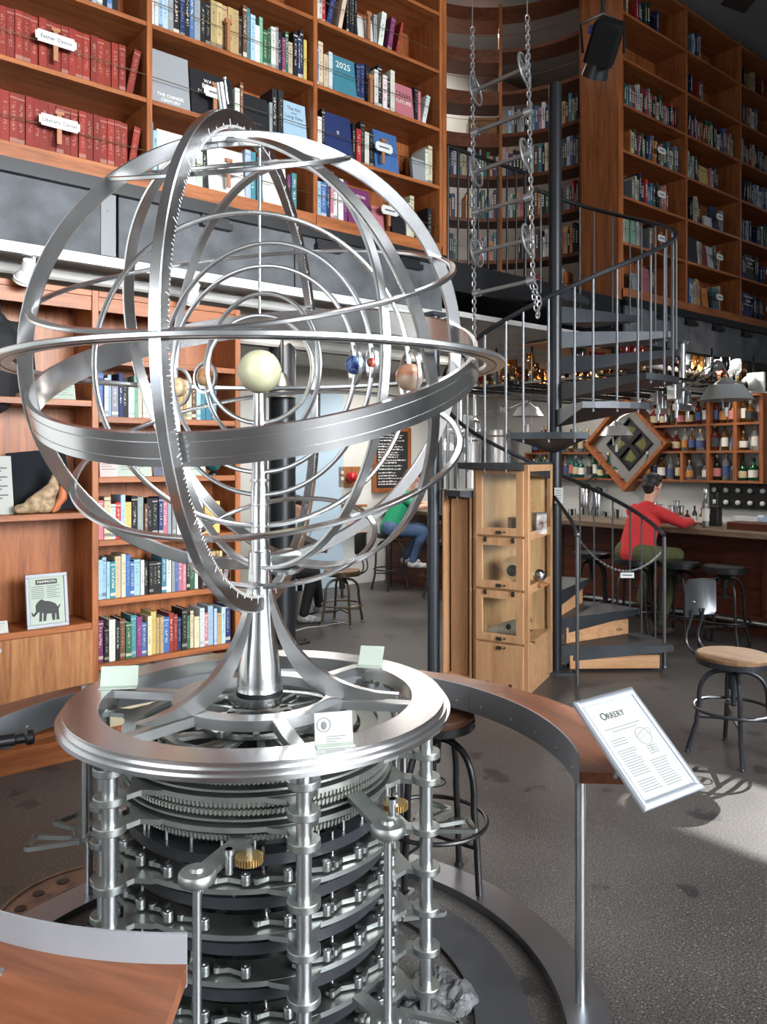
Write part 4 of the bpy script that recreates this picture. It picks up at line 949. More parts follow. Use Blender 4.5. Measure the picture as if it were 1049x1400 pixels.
# floor plate left
p = RM @ on_z(128, 1248, 0)
mh = thing('floor_plate', 'round rusty perforated metal plate set in the floor at left', 'floor plate', (p.x, p.y, 0), 0, None, False)
MB().annulus(.2, .34, .001, .014, 64).annulus(.335, .35, .001, .02, 64).build('outer_ring', mat('rusted_iron', (.22, .13, .09), .6, .4, var=.4, scale=12), mh)
MB().cyl(0, 0, .001, .009, .2, 48).annulus(.095, .105, .009, .014, 40).annulus(.18, .2, .009, .016, 48).build('inner_disc', mat('dark_iron', (.05, .04, .035), .5, .6, var=.4, scale=15), mh)
b = MB()
for k in range(16): MB().lathe([(.022, .0145), (.022, .018), (.012, .018)], 10, 0, RZ(R(22.5 * k)), (.275, 0, 0)).build('bolt_head', mat('dark_iron'), mh)
for k in range(7): MB().lathe([(.018, .009), (.018, .016), (0, .016)], 10, 0, RZ(R(51.4 * k)), (.145, 0, 0)).build('bolt_head', mat('dark_iron'), mh)

# plain black rod with a knob, for an unidentified thing at the far left of the counter
t = thing('black_rod', 'short black cylinder with a flared end lying on the counter at left edge', 'knobbed_rod', (*(RM @ on_z(6, 985, .855)).xy, .788), R(28), None, False)
MB().lathe([(.02, -.09), (.02, .03), (.016, .035), (.016, .06), (.024, .068), (.024, .085), (.018, .09)], 18, M=RY(R(90))).build('barrel', black, t)
MB().bbox(-.02, .02, -.015, .015, -.022, -.012, .002).build('rest', black, t)

# ---------------------------------------------------------------- orrery sign
sg = thing('orrery_sign', 'tilted silver framed sheet headed ORRERY beside the counter end', 'sign', (0, 0, 0), 0, None, False)
q = [Vector(x) for x in ((.551, 2.333, .989), (.763, 2.464, .998), (.903, 2.252, .772), (.691, 2.121, .763))]
cx = sum(q, Vector()) / 4; ex = ((q[1] - q[0]) + (q[2] - q[3])).normalized(); ey = ((q[0] - q[3]) + (q[1] - q[2])); ey = (ey - ex * ey.dot(ex)).normalized(); ez = ex.cross(ey)
SM = Matrix(((ex.x, ey.x, ez.x, cx.x), (ex.y, ey.y, ez.y, cx.y), (ex.z, ey.z, ez.z, cx.z), (0, 0, 0, 1)))
sg.matrix_basis = SM
sw, sh, fw = .125, .17, .026
snap = mat('satin_aluminium_frame', (.66, .7, .78), .3, .85)
for i, (l_, hw, ang, d_) in enumerate(((sw, sw, 0, sh), (sw, sw, 180, sh), (sh, sh, 90, sw), (sh, sh, 270, sw))):
    # mitred, rounded frame rail
    mb_ = MB(); prof = [(0, 0), (0, .008), (.006, .013), (.014, .014), (.022, .010), (fw, .003), (fw, 0)]
    vs_ = []
    for sgn in (-1, 1):
        for (o_, h_) in prof: vs_.append((sgn * (l_ - o_), -(d_ - o_), h_))
    k = len(prof); fs = [(j, j + 1, k + j + 1, k + j) for j in range(k - 1)] + [(k - 1, 0, k, 2 * k - 1), tuple(range(k - 1, -1, -1)), tuple(range(k, 2 * k))]
    mb_.add(vs_, fs, 0, RZ(R(ang))).build('frame_rail', snap, sg)
MB().bbox(-sw + .004, sw - .004, -sh + .004, sh - .004, -.004, .001, .001).build('back_panel', black, sg)
MB().box(-sw + .02, sw - .02, -sh + .02, sh - .02, .001, .002).build('printed_sheet', mat('sheet_paper', (.27, .29, .27), .6), sg)
text('O', .034, ink, sg, T(-.047, .105, .0026), sx=.95); text('RRERY', .026, ink, sg, T(.0, .103, .0026), sx=.95)
b = MB()
def ln(x0, x1, y): b.box(x0, x1, y - .0009, y + .0009, .002, .0024)
ln(-.075, .07, .066); ln(-.05, .05, .056)
for i in range(3): ln(-.08, -.02 + .004 * (i % 2), .032 - i * .008)
rs = random.Random(2)
for i in range(11): ln(-.08, -.012 + rs.uniform(-.008, .006), -.002 - i * .0075)
for i in range(5): ln(-.08, -.012 + rs.uniform(-.006, .006), -.094 - i * .0075)
for i in range(11): ln(.01, .078 + rs.uniform(-.012, .004), -.052 - i * .0075)
for i in range(4): ln(.03, .07, -.012 - i * .007)
b.build('printed_lines', mat('grey_print'), sg)
b = MB(); b.torus(.027, .0006, 40, 4, M=T(.048, .02, .0023)).torus(.027, .0006, 40, 4, M=T(.048, .02, .0023) @ RX(R(65))).bar((.022, .012, .0023), (.074, .028, .0023), .0008, .0006).bar((.048, -.008, .0023), (.048, -.03, .0023), .0012, .0006)
b.build('line_drawing', mat('grey_print'), sg)
pc = cx - ez * .006
MB().tube([pc, pc + Vector((-.02, .03, -.04)), Vector((pc.x - .04, pc.y + .06, .766))], .008, 10, M=SM.inverted()).build('support_rod', steel2, sg)
# ---------------------------------------------------------------- stools
def arch(p0, p1, p2, n=8):
    return [Vector(p0) * (1 - t) ** 2 + Vector(p1) * 2 * t * (1 - t) + Vector(p2) * t * t for t in [i / n for i in range(n + 1)]]
def stool(label, loc, rz=0, h=.74, m=black, seat=None, back=False, spread=.24, group='stools', rs_=.185, room=True, ring_z=.27, seat_rim=None):
    t = thing('swivel_stool', label, 'stool', loc, rz, group, room)
    sm_ = seat or m
    MB().lathe([(0, h - .03), (rs_ - .01, h - .03), (rs_, h - .026), (rs_, h - .006), (rs_ - .008, h), (0, h)], 32).build('seat', sm_, t)
    MB().lathe([(rs_ - .02, h - .055), (rs_ + .003, h - .055), (rs_ + .004, h - .024), (rs_ - .02, h - .024)], 32).build('seat_rim', seat_rim or m, t)
    b_ = MB()
    for k in range(12): b_.lathe([(.006, 0), (.004, .004), (0, .005)], 6, 0, RZ(R(30 * k)) @ T(rs_ + .003, 0, h - .04) @ RY(R(90)))
    b_.build('rim_rivets', m, t)['kind'] = 'stuff'
    for k in range(4):
        a = R(45 + 90 * k); c_, s_ = math.cos(a), math.sin(a)
        pts = arch((.03 * c_, .03 * s_, h - .10), (.20 * c_, .20 * s_, h - .09), (.185 * c_, .185 * s_, h * .5)) + [Vector((.2 * c_, .2 * s_, .2)), Vector((.2 * c_ * 1.0, .2 * s_, .18)), Vector((spread * c_, spread * s_, .015))]
        lg = MB().tube(pts, .0135, 10).build('leg', m, t)
        MB().lathe([(.02, 0), (.02, .006), (.008, .018), (.008, .03)], 12, 0, None, (spread * c_, spread * s_, 0)).build('foot', m, lg)
    MB().torus(.215, .009, 40, 8, M=T(0, 0, ring_z)).build('foot_ring', m, t)
    MB().bar((-.14, -.14, ring_z - .06), (.14, .14, ring_z - .06), .02, .014).bar((-.14, .14, ring_z - .06), (.14, -.14, ring_z - .06), .02, .014).build('cross_brace', m, t)
    MB().cyl(0, 0, h - .3, h - .05, .014, 12).lathe([(.03, h - .2), (.034, h - .12), (.06, h - .09), (.08, h - .055)], 20).build('screw_column', m, t)
    MB().torus(.05, .004, 24, 6, M=T(0, 0, h - .28)).build('height_wheel', m, t)
    if back:
        for sgn in (-1, 1):
            MB().tube(arch((rs_ * .5, .06 * sgn, h - .05), (rs_ + .14, .06 * sgn, h - .05), (rs_ + .05, .055 * sgn, h + .14)) + [Vector((rs_ + .03, .05 * sgn, h + .22))], .0085, 8).build('back_stay', m, t)
        mb_ = MB(); nn = 10; vs_ = []; fs = []
        for j, zz in enumerate((h + .18, h + .2, h + .38, h + .4)):
            ww = .12 if j in (0, 3) else .145
            for i in range(nn + 1):
                f_ = -1 + 2 * i / nn; y = ww * f_; x = rs_ + .06 - .05 * f_ * f_
                vs_ += [(x, y, zz), (x + .008, y, zz)]
        st = 2 * (nn + 1)
        for j in range(3):
            for i in range(nn):
                o_ = j * st + 2 * i; fs += [(o_, o_ + 2, o_ + st + 2, o_ + st), (o_ + 1, o_ + st + 1, o_ + st + 3, o_ + 3)]
            fs += [(j * st, j * st + st, j * st + st + 1, j * st + 1), (j * st + 2 * nn, j * st + 2 * nn + 1, j * st + st + 2 * nn + 1, j * st + st + 2 * nn)]
        for i in range(nn): fs += [(2 * i, 2 * i + 1, 2 * i + 3, 2 * i + 2), (3 * st + 2 * i, 3 * st + 2 * i + 2, 3 * st + 2 * i + 3, 3 * st + 2 * i + 1)]
        bk = mb_.add(vs_, fs).build('backrest', mat('gunmetal', (.09, .095, .1), .35, .8), t)
        MB().sphere((rs_ + .058, 0, h + .26), .006, 8, 6).build('rivet', steel2, bk)
    return t
p = on_z(1003, 1032, 0)
stool('swivel stool with round plank seat and curved metal backrest at right', (*(RM @ p).xy, 0), R(122), .585, mat('gunmetal_tube', (.04, .043, .05), .35, .6), seat_w, True, .25, None, .205, False)
p = on_z(592, 1212, 0)
stool('black stool with dark wooden seat between the orrery and its counter', (*(RM @ p).xy, 0), R(10), .70, black, wood('dark_seat_wood', (.05, .02, .01), (.12, .05, .025), 'x', 1.2), False, .21, None, .165, False)
# ---------------------------------------------------------------- spiral stair (world-aligned angles)
SX, SY, SR = 1.385, 6.43, .95
RISE = 3.375 / 16
ss = thing('spiral_stair', 'dark steel spiral staircase with thin balusters climbing to the mezzanine', 'staircase', (SX, SY, 0), 0, None, False)
MB().cyl(0, 0, .02, 4.72, .052, 24).build('centre_pole', black2, ss)
MB().lathe([(.052, 4.72), (.052, 4.735), (0, 4.74)], 24).build('pole_cap', black2, ss)
MB().bbox(-.16, .16, -.13, .13, 0, .02, .004).build('base_plate', stair_m, ss)
b = MB()
for i in (-1, 1):
    for j in (-1, 1): b.cyl(.13 * i, .1 * j, .02, .04, .014, 8)
b.build('anchor_bolts', black, ss)
def pol(r, g): return (r * math.cos(R(g)), r * math.sin(R(g)))
def helix_z(g): return RISE * (g / 30.0 + .5)
for i in range(15):
    g0, g1 = 30 * i - 1, 30 * i + 31; z = RISE * (i + 1)
    arc = [pol(SR, g0 + (g1 - g0) * k / 6) for k in range(7)]
    poly = [pol(.05, g0 + 2), *arc, pol(.05, g1 - 2)]
    np_ = len(poly); dz_ = [.135] + [.045] * 7 + [.135]
    tr = MB().add([(x, y, z) for x, y in poly] + [(x, y, z - d_) for (x, y), d_ in zip(poly, dz_)],
                  [tuple(range(np_)), tuple(range(2 * np_ - 1, np_ - 1, -1))] + [(k, np_ + k, np_ + (k + 1) % np_, (k + 1) % np_) for k in range(np_)]).build('tread', stair_m, ss, None, None)
    for k, dg in enumerate((4, 15, 26)):
        g_ = 30 * i + dg
        if i == 0 and k == 0: continue
        x_, y_ = pol(SR - .03, g_); MB().cyl(x_, y_, z - .07, helix_z(g_) + .93, .0085, 8).build('baluster', rail_m, ss)
    if i < 3:
        ar2 = [pol(SR - .06, g0 + 3 + (g1 - g0 - 4) * k / 6) for k in range(7)]; ar3 = [pol(SR - .08, g0 + 3 + (g1 - g0 - 4) * k / 6) for k in range(7)]
        zb = max(.02, z - RISE)
        MB().bar((*pol(.12, g0 + 5), (z + zb) / 2 - .04), (*pol(SR - .1, g0 + 3), (z + zb) / 2 - .04), .02, z - zb - .085).build('wooden_riser', maple_x, tr)
        x_, y_ = pol(SR - .22, g0 + 2.2)
        if i == 1: MB().torus(.014, .003, 16, 5, M=T(x_, y_ - .012, z - .16) @ RX(R(90)) @ Matrix.Diagonal((1.4, .7, 1, 1))).build('pull', black, tr)
hr = []
for k in range(0, 109):
    g_ = 6 + (448 - 6) * k / 108; hr.append((*pol(SR - .03, g_), helix_z(g_) + .94))
MB().tube(hr, .0175, 10).build('handrail', black2, ss)
x_, y_ = pol(SR - .03, 6); nw = MB().cyl(x_, y_, 0, helix_z(6) + .93, .0155, 12).sphere((x_, y_, .01), .022).build('newel_post', rail_m, ss)
# inner entry post and short rail at the foot
ix, iy = (789.5 - 524.5) / F * 6.05 - SX, 6.05 - SY
MB().cyl(ix, iy, .0, 1.15, .0145, 12).sphere((ix, iy, 1.14), .022).build('entry_post', rail_m, ss)
MB().tube([(ix, iy, 1.14), (ix - .03, iy + .06, 1.24), (-.02, -.04, 1.42)], .015, 8).build('entry_rail', black2, ss)
# landing cradle: curved top rail end already part of the helix; chain with tag across the entry
chn = thing('entry_chain', 'slack silver chain with a tag across the foot of the spiral stair', 'chain', (SX, SY, 0), 0, None, False)
c0, c1 = Vector((ix, iy, 1.12)), Vector((*pol(SR - .03, 8), helix_z(8) + .86 - .06))
link = MB().torus(.0085, .0022, 10, 5).mesh('chain_link', steel2)
cb = MB(); nL = 46
pts = [c0.lerp(c1, k / nL) + Vector((0, 0, -.21 * 4 * (k / nL) * (1 - k / nL))) for k in range(nL + 1)]
for k in range(nL):
    d_ = (pts[k + 1] - pts[k]); M_ = T(*((pts[k] + pts[k + 1]) / 2)) @ d_.to_track_quat('X', 'Z').to_matrix().to_4x4() @ RX(R(90 * (k % 2))) @ Matrix.Diagonal((1.5, .9, 1, 1))
    cb.torus(.0095, .0024, 8, 4, M=M_)
o = cb.build('chain_links', steel2, chn); o['kind'] = 'stuff'
pm_ = pts[26]
MB().bbox(-.055, .055, -.004, .004, -.055, -.012, .003, M=T(*pm_)).build('tag_plate', white2, chn)
text('STAFF ONLY', .016, ink, chn, T(pm_.x, pm_.y - .0055, pm_.z - .034) @ RX(R(90))) if False else MB().box(-.038, .038, -.0052, -.0042, -.038, -.028, M=T(*pm_)).build('printed_line', mat('grey_print'), chn)
# small paper notice on the pole
nt_ = thing('paper_notice', 'small white notice fixed to the stair pole above the entry rail', 'notice', (SX, SY, 1.36), 0, None, False)
MB().box(-.02, .05, -.062, -.06, 0, .125).build('sheet', paper, nt_)
b = MB()
for k in range(4): b.box(-.01, .035, -.0632, -.0622, .1 - .02 * k, .105 - .02 * k)
b.build('printed_lines', mat('grey_print'), nt_)
MB().box(-.02, .05, -.0605, -.052, .0, .125).build('backing', black, nt_)

# ---------------------------------------------------------------- display case under the eighth tread
A_ = Vector((.675, 5.995)); B_ = Vector((1.045, 5.752)); PL = Vector((SX, SY))
C_ = B_ + (PL - B_).normalized() * .66; D_ = A_ + (PL - A_).normalized() * .72
ZT = 1.672
dc = thing('display_case', 'tall light wood display case with three glass doors under the spiral stair', 'display case', (A_.x, A_.y, 0), math.atan2(B_.y - A_.y, B_.x - A_.x), None, False)
DI = Matrix.Translation((A_.x, A_.y, 0)) @ Matrix.Rotation(math.atan2(B_.y - A_.y, B_.x - A_.x), 4, 'Z'); DV = DI.inverted()
W = (B_ - A_).length
c_ = DV @ Vector((C_.x, C_.y, 0)); d_ = DV @ Vector((D_.x, D_.y, 0))
def wall_poly(p, q, th, z0, z1, m, name, inset=0):
    p, q = Vector((p[0], p[1], 0)), Vector((q[0], q[1], 0)); t_ = (q - p).normalized(); n_ = Vector((-t_.y, t_.x, 0))
    return MB().prism([(p.x, p.y), (q.x, q.y), ((q + n_ * th).x, (q + n_ * th).y), ((p + n_ * th).x, (p + n_ * th).y)], z0, z1).build(name, m, dc)
zb = [.03, .36, .75, 1.14, ZT]       # drawer front, then three compartments
for z in zb: MB().prism([(.01, .012), (W - .01, .012), (c_.x - .01, c_.y), (d_.x + .01, d_.y)], z - .01 if z < ZT else z - .02, z + .008 if z < ZT else z).build('case_shelf', maple_x, dc)
# corner stiles
for (x, y) in ((0.0, 0), (W - .035, 0)): MB().bbox(x, x + .035, 0, .035, 0, ZT, .002).build('corner_stile', maple_z, dc)
MB().prism([(c_.x - .03, c_.y - .03), (c_.x, c_.y - .03), (c_.x, c_.y), (c_.x - .03, c_.y)], 0, ZT).build('corner_stile', maple_z, dc)
# back and left side
MB().prism([(d_.x, d_.y), (c_.x, c_.y), (c_.x, c_.y + .012), (d_.x, d_.y + .012)], .0, ZT).build('back_panel', maple_z, dc)
MB().prism([(0, .03), (.012, .03), (d_.x + .012, d_.y), (d_.x, d_.y)], 0, ZT).build('side_panel', maple_z, dc)
# right side: rails and glass
rp, rq = Vector((W - .004, .03)), Vector((c_.x - .004, c_.y - .02)); tt = (rq - rp).normalized()
for z0, z1 in ((0, .36), (.73, .79), (1.12, 1.18), (ZT - .05, ZT)):
    MB().prism([(rp.x, rp.y), (rq.x, rq.y), (rq.x - .018, rq.y), (rp.x - .018, rp.y)][::-1], z0, z1).build('side_rail', maple_x, dc)
for z0, z1 in ((.36, .73), (.79, 1.12), (1.18, ZT - .05)):
    MB().prism([(rp.x - .006, rp.y), (rq.x - .006, rq.y), (rq.x - .010, rq.y), (rp.x - .010, rp.y)][::-1], z0, z1).build('side_pane', pane, dc)
# glass doors
hin = mat('dark_bronze', (.08, .06, .045), .4, .8)
def hinge(par, x, z): MB().bbox(x - .013, x + .013, -.026, -.02, z - .02, z + .02, .002).cyl(0, 0, -.014, .014, .005, 8, M=T(x, -.026, z) @ RY(R(90))).build('hinge', hin, par)
def latch(par, z): MB().bbox(W / 2 - .022, W / 2 + .022, -.028, -.02, z - .008, z + .01, .002).cyl(0, 0, 0, .008, .007, 10, M=T(W / 2 + .045, -.02, z) @ RX(R(90))).bar((W / 2 - .02, -.026, z - .012), (W / 2 + .02, -.026, z - .012), .01, .006).build('latch', hin, par)
for (z0, z1) in ((.372, .742), (.762, 1.132), (1.152, ZT - .012)):
    fr = MB(); x0, x1 = .03, W - .032; s_ = .055
    fr.bbox(x0, x0 + s_, -.02, -.001, z0, z1, .002).bbox(x1 - s_, x1, -.02, -.001, z0, z1, .002).bbox(x0 + s_, x1 - s_, -.02, -.001, z1 - s_, z1, .002).bbox(x0 + s_, x1 - s_, -.02, -.001, z0, z0 + s_, .002)
    o = fr.build('glass_door', maple_z, dc)
    MB().box(x0 + s_ - .003, x1 - s_ + .003, -.012, -.009, z0 + s_ - .003, z1 - s_ + .003).build('pane', pane, o)
    hinge(o, .11, z1 - .012); hinge(o, W - .11, z1 - .012); latch(o, z0 + .025)
o = MB().bbox(.03, W - .032, -.02, -.001, .03, .355, .002).build('drop_front', maple_z, dc); hinge(o, .13, .05); hinge(o, W - .13, .05); latch(o, .33)
# things in the case
def in_case(x, y, z): return DI @ Vector((x, y, z))
p_ = in_case(.3, .14, 1.149); t = thing('small_wooden_box', 'small open wooden box in the top compartment of the display case', 'box', p_, math.atan2(B_.y - A_.y, B_.x - A_.x), None, False)
MB().bbox(-.06, -.052, -.05, .05, 0, .13, .001).bbox(.052, .06, -.05, .05, 0, .13, .001).bbox(-.052, .052, -.05, .05, 0, .008, .001).bbox(-.052, .052, -.05, .05, .122, .13, .001).build('case_walls', door_w, t); MB().box(-.052, .052, .04, .048, .008, .122).build('back', door_w, t)
p_ = in_case(.405, .3, 1.149); t = thing('red_tin', 'red and white printed tin behind the side glass of the display case', 'tin', p_, .5, None, False)
MB().bbox(-.05, .05, -.03, .03, 0, .15, .004).build('body', mat('red_tin_paint', (.5, .06, .05), .35, 0, var=.9, scale=16, color2=(.7, .65, .6)), t); MB().bbox(-.051, .051, -.031, .031, .15, .162, .003).build('lid', steel2, t)
p_ = in_case(.28, .11, .759); t = thing('glass_globe_flask', 'round glass globe on a stem holding a dark core, middle compartment', 'flask', p_, 0, None, False)
MB().lathe([(.04, 0), (.04, .006), (.008, .02), (.006, .06), (.02, .07)], 16).build('stem', pane, t); MB().sphere((0, 0, .145), .088).build('globe', mat('thin_glass', (.8, .85, .85), .04, 0, trans=.9, ior=1.05), t); MB().sphere((-.01, -.005, .125), .042).build('dark_core', black, t)
p_ = in_case(.405, .3, .759); t = thing('steel_ball', 'shiny steel ball on a wooden base behind the side glass', 'ball', p_, 0, None, False)
MB().sphere((0, 0, .075), .05).build('ball', steel, t); MB().lathe([(.06, 0), (.06, .018), (.045, .026), (0, .03)], 24).build('base', door_w, t)
p_ = in_case(.22, .14, .369); t = thing('animal_skull', 'pale long-snouted animal skull in the bottom compartment', 'skull', p_, -.6, None, False); t.scale = (1.1, 1.1, 1.15)
blob('skull', [((-.15, 0, .035), (-.02, 0, .05), .022, .045), ((-.02, 0, .05), (.06, 0, .07), .05, .06)], mat('bleached_bone'), t, .007, 2, None, [((.05, 0, .075), .055, .05, .05)])
MB().sphere((.03, -.055, .085), .018).build('eye_socket', mat('dark_alloy'), t)
p_ = in_case(.42, .07, .369); t = thing('brass_microscope', 'small brass and black microscope beside the skull', 'microscope', p_, .3, None, False)
MB().lathe([(.045, 0), (.045, .01), (.01, .018)], 20).build('foot', brass, t); MB().cyl(0, 0, .015, .17, .007, 10).build('pillar', steel2, t); MB().lathe([(.011, -.06), (.014, .05), (.017, .06), (.017, .075)], 16, M=T(-.02, 0, .2) @ RY(R(-50))).build('tube', brass, t); MB().bbox(-.03, .02, -.02, .02, .09, .096, .001).build('stage', black, t)
# narrow open wooden box beside it, under the seventh tread
E_ = Vector(((605 - 524.5) / F * 6.18, 6.18)); ob = thing('open_wood_box', 'narrow open wooden locker between the grey column and display case', 'cabinet', (E_.x, E_.y, 0), math.atan2(A_.y - E_.y, A_.x - E_.x), None, False)
wo = (A_ - E_).length - .02; zt2 = 1.468
MB().bbox(0, .016, 0, .3, 0, zt2, .002).build('side_panel', maple_z, ob); MB().bbox(wo - .016, wo, 0, .3, 0, zt2, .002).build('side_panel', maple_z, ob)
MB().bbox(.016, wo - .016, 0, .3, zt2 - .02, zt2, .002).build('top_panel', maple_x, ob); MB().bbox(.016, wo - .016, 0, .3, 0, .06, .002).build('bottom_panel', maple_x, ob)
MB().box(.016, wo - .016, .285, .3, .06, zt2 - .02).build('back_panel', maple_z, ob); MB().bbox(.04, wo - .07, .06, .08, .06, zt2 - .06, .002).build('loose_board', maple_z, ob)

# ---------------------------------------------------------------- hanging chain ladder with wheels
CY = 5.35
cl = thing('chain_chime_ladder', 'two hanging steel chains joined by slanting rods with spoked wheels', 'chain ladder', (0, 0, 0), 0, None, False)
def wp(u, v, Y): return Vector(((u - 524.5) / F * Y, Y, EYE + (HOR - v) / F * Y))
YL, YR = 5.5, 5.1
def chain_run(a_, b_, name='chain'):
    a_, b_ = Vector(a_), Vector(b_); L_ = (b_ - a_).length; n = int(L_ / .03); mb_ = MB()
    for k in range(n):
        c = a_.lerp(b_, (k + .5) / n); d = (b_ - a_)
        M_ = T(*c) @ d.to_track_quat('X', 'Y').to_matrix().to_4x4() @ RX(R(90 * (k % 2))) @ Matrix.Diagonal((1.55, .9, 1, 1))
        mb_.torus(.0145, .0044, 9, 5, M=M_)
    o = mb_.build(name, mat('dull_steel', (.3, .3, .3), .45, .8), cl); o['kind'] = 'stuff'; return o
chain_run(wp(646, 38, YL), wp(649, 505, YL)); chain_run(wp(721, 22, YR), wp(729, 385, YR)); chain_run(wp(727, 388, YR), wp(735, 432, YR)); chain_run(wp(731, 388, YR), wp(738, 412, YR)); chain_run(wp(738, 412, YR), wp(735, 434, YR))
MB().tube([wp(646, 38, YL), Vector((wp(646, 38, YL).x, YL, 6.99))], .004, 6).tube([wp(721, 22, YR), Vector((wp(721, 22, YR).x, YR, 6.99))], .004, 6).build('suspension_cable', steel2, cl)
lw = [(650, 124), (650, 181), (651, 235), (651.5, 290), (652, 345), (652, 401)]; rw = [(717, 94), (722, 153), (719.5, 211), (723, 270), (722, 328), (726, 384)]
for i, (l_, r_) in enumerate(zip(lw, rw)):
    a_, b_ = wp(*l_, YL), wp(*r_, YR); ax_ = (b_ - a_).normalized()
    MB().bar(a_ + ax_ * .02, b_ - ax_ * .01, .02, .022).build('connecting_rod', mat('grey_rod', (.3, .29, .28), .45, .5), cl)
    big = i % 2 == 0
    for c in (a_, b_):
        MW = T(*c) @ frame_from(Vector((.84, -.5, .15)))
        w_ = MB().cyl(0, 0, -.025, .025, .028, 14, M=MW)
        if big:
            w_.torus(.098, .0085, 32, 7, M=MW)
            for q in (90, 210, 330): w_.bar((0, 0, 0), (.095 * math.cos(R(q)), .095 * math.sin(R(q)), 0), .01, .01, M=MW)
        w_.build('spoked_wheel' if big else 'hub', mat('dull_steel', (.3, .3, .3), .45, .8), cl)
# stage spotlight at the top right
sp = wp(826, 62, 5.6); st_ = thing('stage_spotlight', 'black stage spotlight hanging at the top right before the upright', 'lamp', sp, 0, None, False)
MR = RZ(R(-25)) @ RX(R(35)) @ RY(R(24))
MB().bbox(-.10, .10, -.13, .10, -.11, .16, .02, M=MR).build('housing', mat('black_lamp_housing', (.005, .005, .005), .7, 0, spec=.1), st_)
MB().lathe([(.08, 0), (.095, .09), (.09, .09), (.075, .02), (0, .02)], 24, M=MR @ T(0, 0, -.12) @ RX(R(180))).build('lens_barrel', black, st_)
for q in range(5): MB().bbox(-.085, .085, .10, .125, -.09 + .045 * q, -.075 + .045 * q, .002, M=MR).build('cooling_fin', black, st_)
MB().tube([(-.15, 0, -.05), (-.16, .02, .16), (0, .03, .24), (.15, .02, .16), (.14, 0, -.05)], .01, 8).build('yoke', black, st_)
MB().cyl(0, .03, .24, 6.99 - sp.z, .016, 10).build('hanging_pole', black, st_)
MB().bbox(-.13, -.09, -.06, -.03, .06, .11, .003, M=MR).build('blue_clip', mat('blue_plastic', (.02, .04, .3), .4), st_)
sp2 = wp(1012, -6, 5.4); s2 = thing('small_hanging_spotlight', 'dark lamp body cut by the top edge at right', 'lamp', sp2, 0, None, False)  # second hanging spotlight, only its dark body
MB().bbox(-.09, .09, -.08, .08, -.05, .09, .01, M=RY(R(20))).build('housing', black, s2); MB().cyl(0, 0, .09, 6.99 - sp2.z, .014, 8).build('hanging_pole', black, s2)
# ---------------------------------------------------------------- the bar (room frame)
BF = 6.15
bar = thing('bar_counter', 'long mahogany bar counter with a thick weathered wood top', 'bar', (0, 0, 0))
for a, b in ((-2.6, -1.32), (-1.3, -.02), (0, 1.28), (1.3, 2.45)):
    pn = MB().bbox(6.48, 6.53, a, b, .12, .98, .003).build('front_panel', bar_w, bar)
    MB().bbox(6.465, 6.48, a + .06, a + .11, .14, .97, .003).bbox(6.465, 6.48, b - .11, b - .06, .14, .97, .003).bbox(6.465, 6.48, a + .06, b - .06, .14, .2, .003).bbox(6.465, 6.48, a + .06, b - .06, .9, .97, .003).build('panel_moulding', bar_w, pn)
MB().box(6.53, 6.9, -2.6, 2.45, .0, .98).build('carcass', bar_w, bar); MB().box(6.55, 6.6, -2.6, 2.45, 0, .12).build('kick', black, bar)
MB().bbox(BF, 6.95, -2.65, 2.5, .98, 1.035, .008).build('counter_top', bartop_w, bar)
MB().tube([(6.32, -2.6, .17), (6.32, 2.4, .17)], .024, 10).build('foot_rail', steel2, bar)
b = MB()
for y in (-2, -1, 0, 1, 2): b.bar((6.32, y, .17), (6.5, y, .17), .02, .02)
b.build('rail_brackets', steel2, bar)
bb = thing('back_bar_counter', 'low back counter under the bottle shelves', 'counter', (0, 0, 0))
MB().bbox(7.9, 8.39, -.44, 2.9, 0, .9, .004).build('cabinet_body', bar_w, bb); MB().bbox(7.86, 8.39, -.44, 2.9, .9, .94, .004).build('counter_top', mat('zinc_top', (.3, .3, .29), .35, .6), bb)
# second bar end where the person in green sits
eb = thing('end_counter', 'dark brown counter at the far back where the person in green sits', 'counter', (0, 0, 0))
MB().bbox(6.05, 6.75, 2.9, 3.95, 0, .98, .004).build('carcass', bar_w, eb); MB().bbox(5.95, 6.8, 2.85, 3.96, .98, 1.03, .006).build('counter_top', bartop_w, eb)

# bottle shelving with the diamond, on wall x = 8.4 (faces -x)
bw = thing('bottle_shelf_unit', 'wooden bottle shelving on the white wall behind the bar', 'shelf', (0, 0, 0))
sh_w = wood('shelf_redwood', (.15, .05, .02), (.32, .12, .05), 'y')
SW_ = 8.4; SD = .2
def ysz(u, v): p_ = on_s(u, v, SW_ - SD); return p_.y, p_.z
yR = ysz(1041, 600)[0]; yL = ysz(768, 600)[0]
zs = [ysz(1000, 658)[1], ysz(1000, 616)[1], ysz(1000, 578)[1]]
zs = [1.46, 1.46 + .365, 1.46 + .70, 2.50]
yd = ysz(855, 610)[0]; zd = 1.93                      # diamond centre
hd = .55
ycol = [yR, ysz(1005, 600)[0], ysz(968, 600)[0], ysz(932, 640)[0]]
def shelf_b(y0, y1, z, nm='shelf'): MB().bbox(SW_ - SD, SW_, min(y0, y1), max(y0, y1), z - .028, z, .003).build(nm, sh_w, bw)
def at_diam(z): return max(0, hd - abs(z - zd))
for i, z in enumerate(zs):
    shelf_b(yR, yd - at_diam(z), z)
for i, z in enumerate(zs[:2]): shelf_b(yd + at_diam(z), yd + 1.75, z)
for j, y in enumerate(ycol):
    MB().bbox(SW_ - SD - .004, SW_, y - .022, y + .022, zs[0] - .028, zs[3] if j < 3 else zs[1], .003).build('divider', cherry_z, bw)
for y in (yd + 1.15, yd + 1.74): MB().bbox(SW_ - SD - .004, SW_, y - .02, y + .02, zs[0] - .028, zs[1], .003).build('divider', cherry_z, bw)
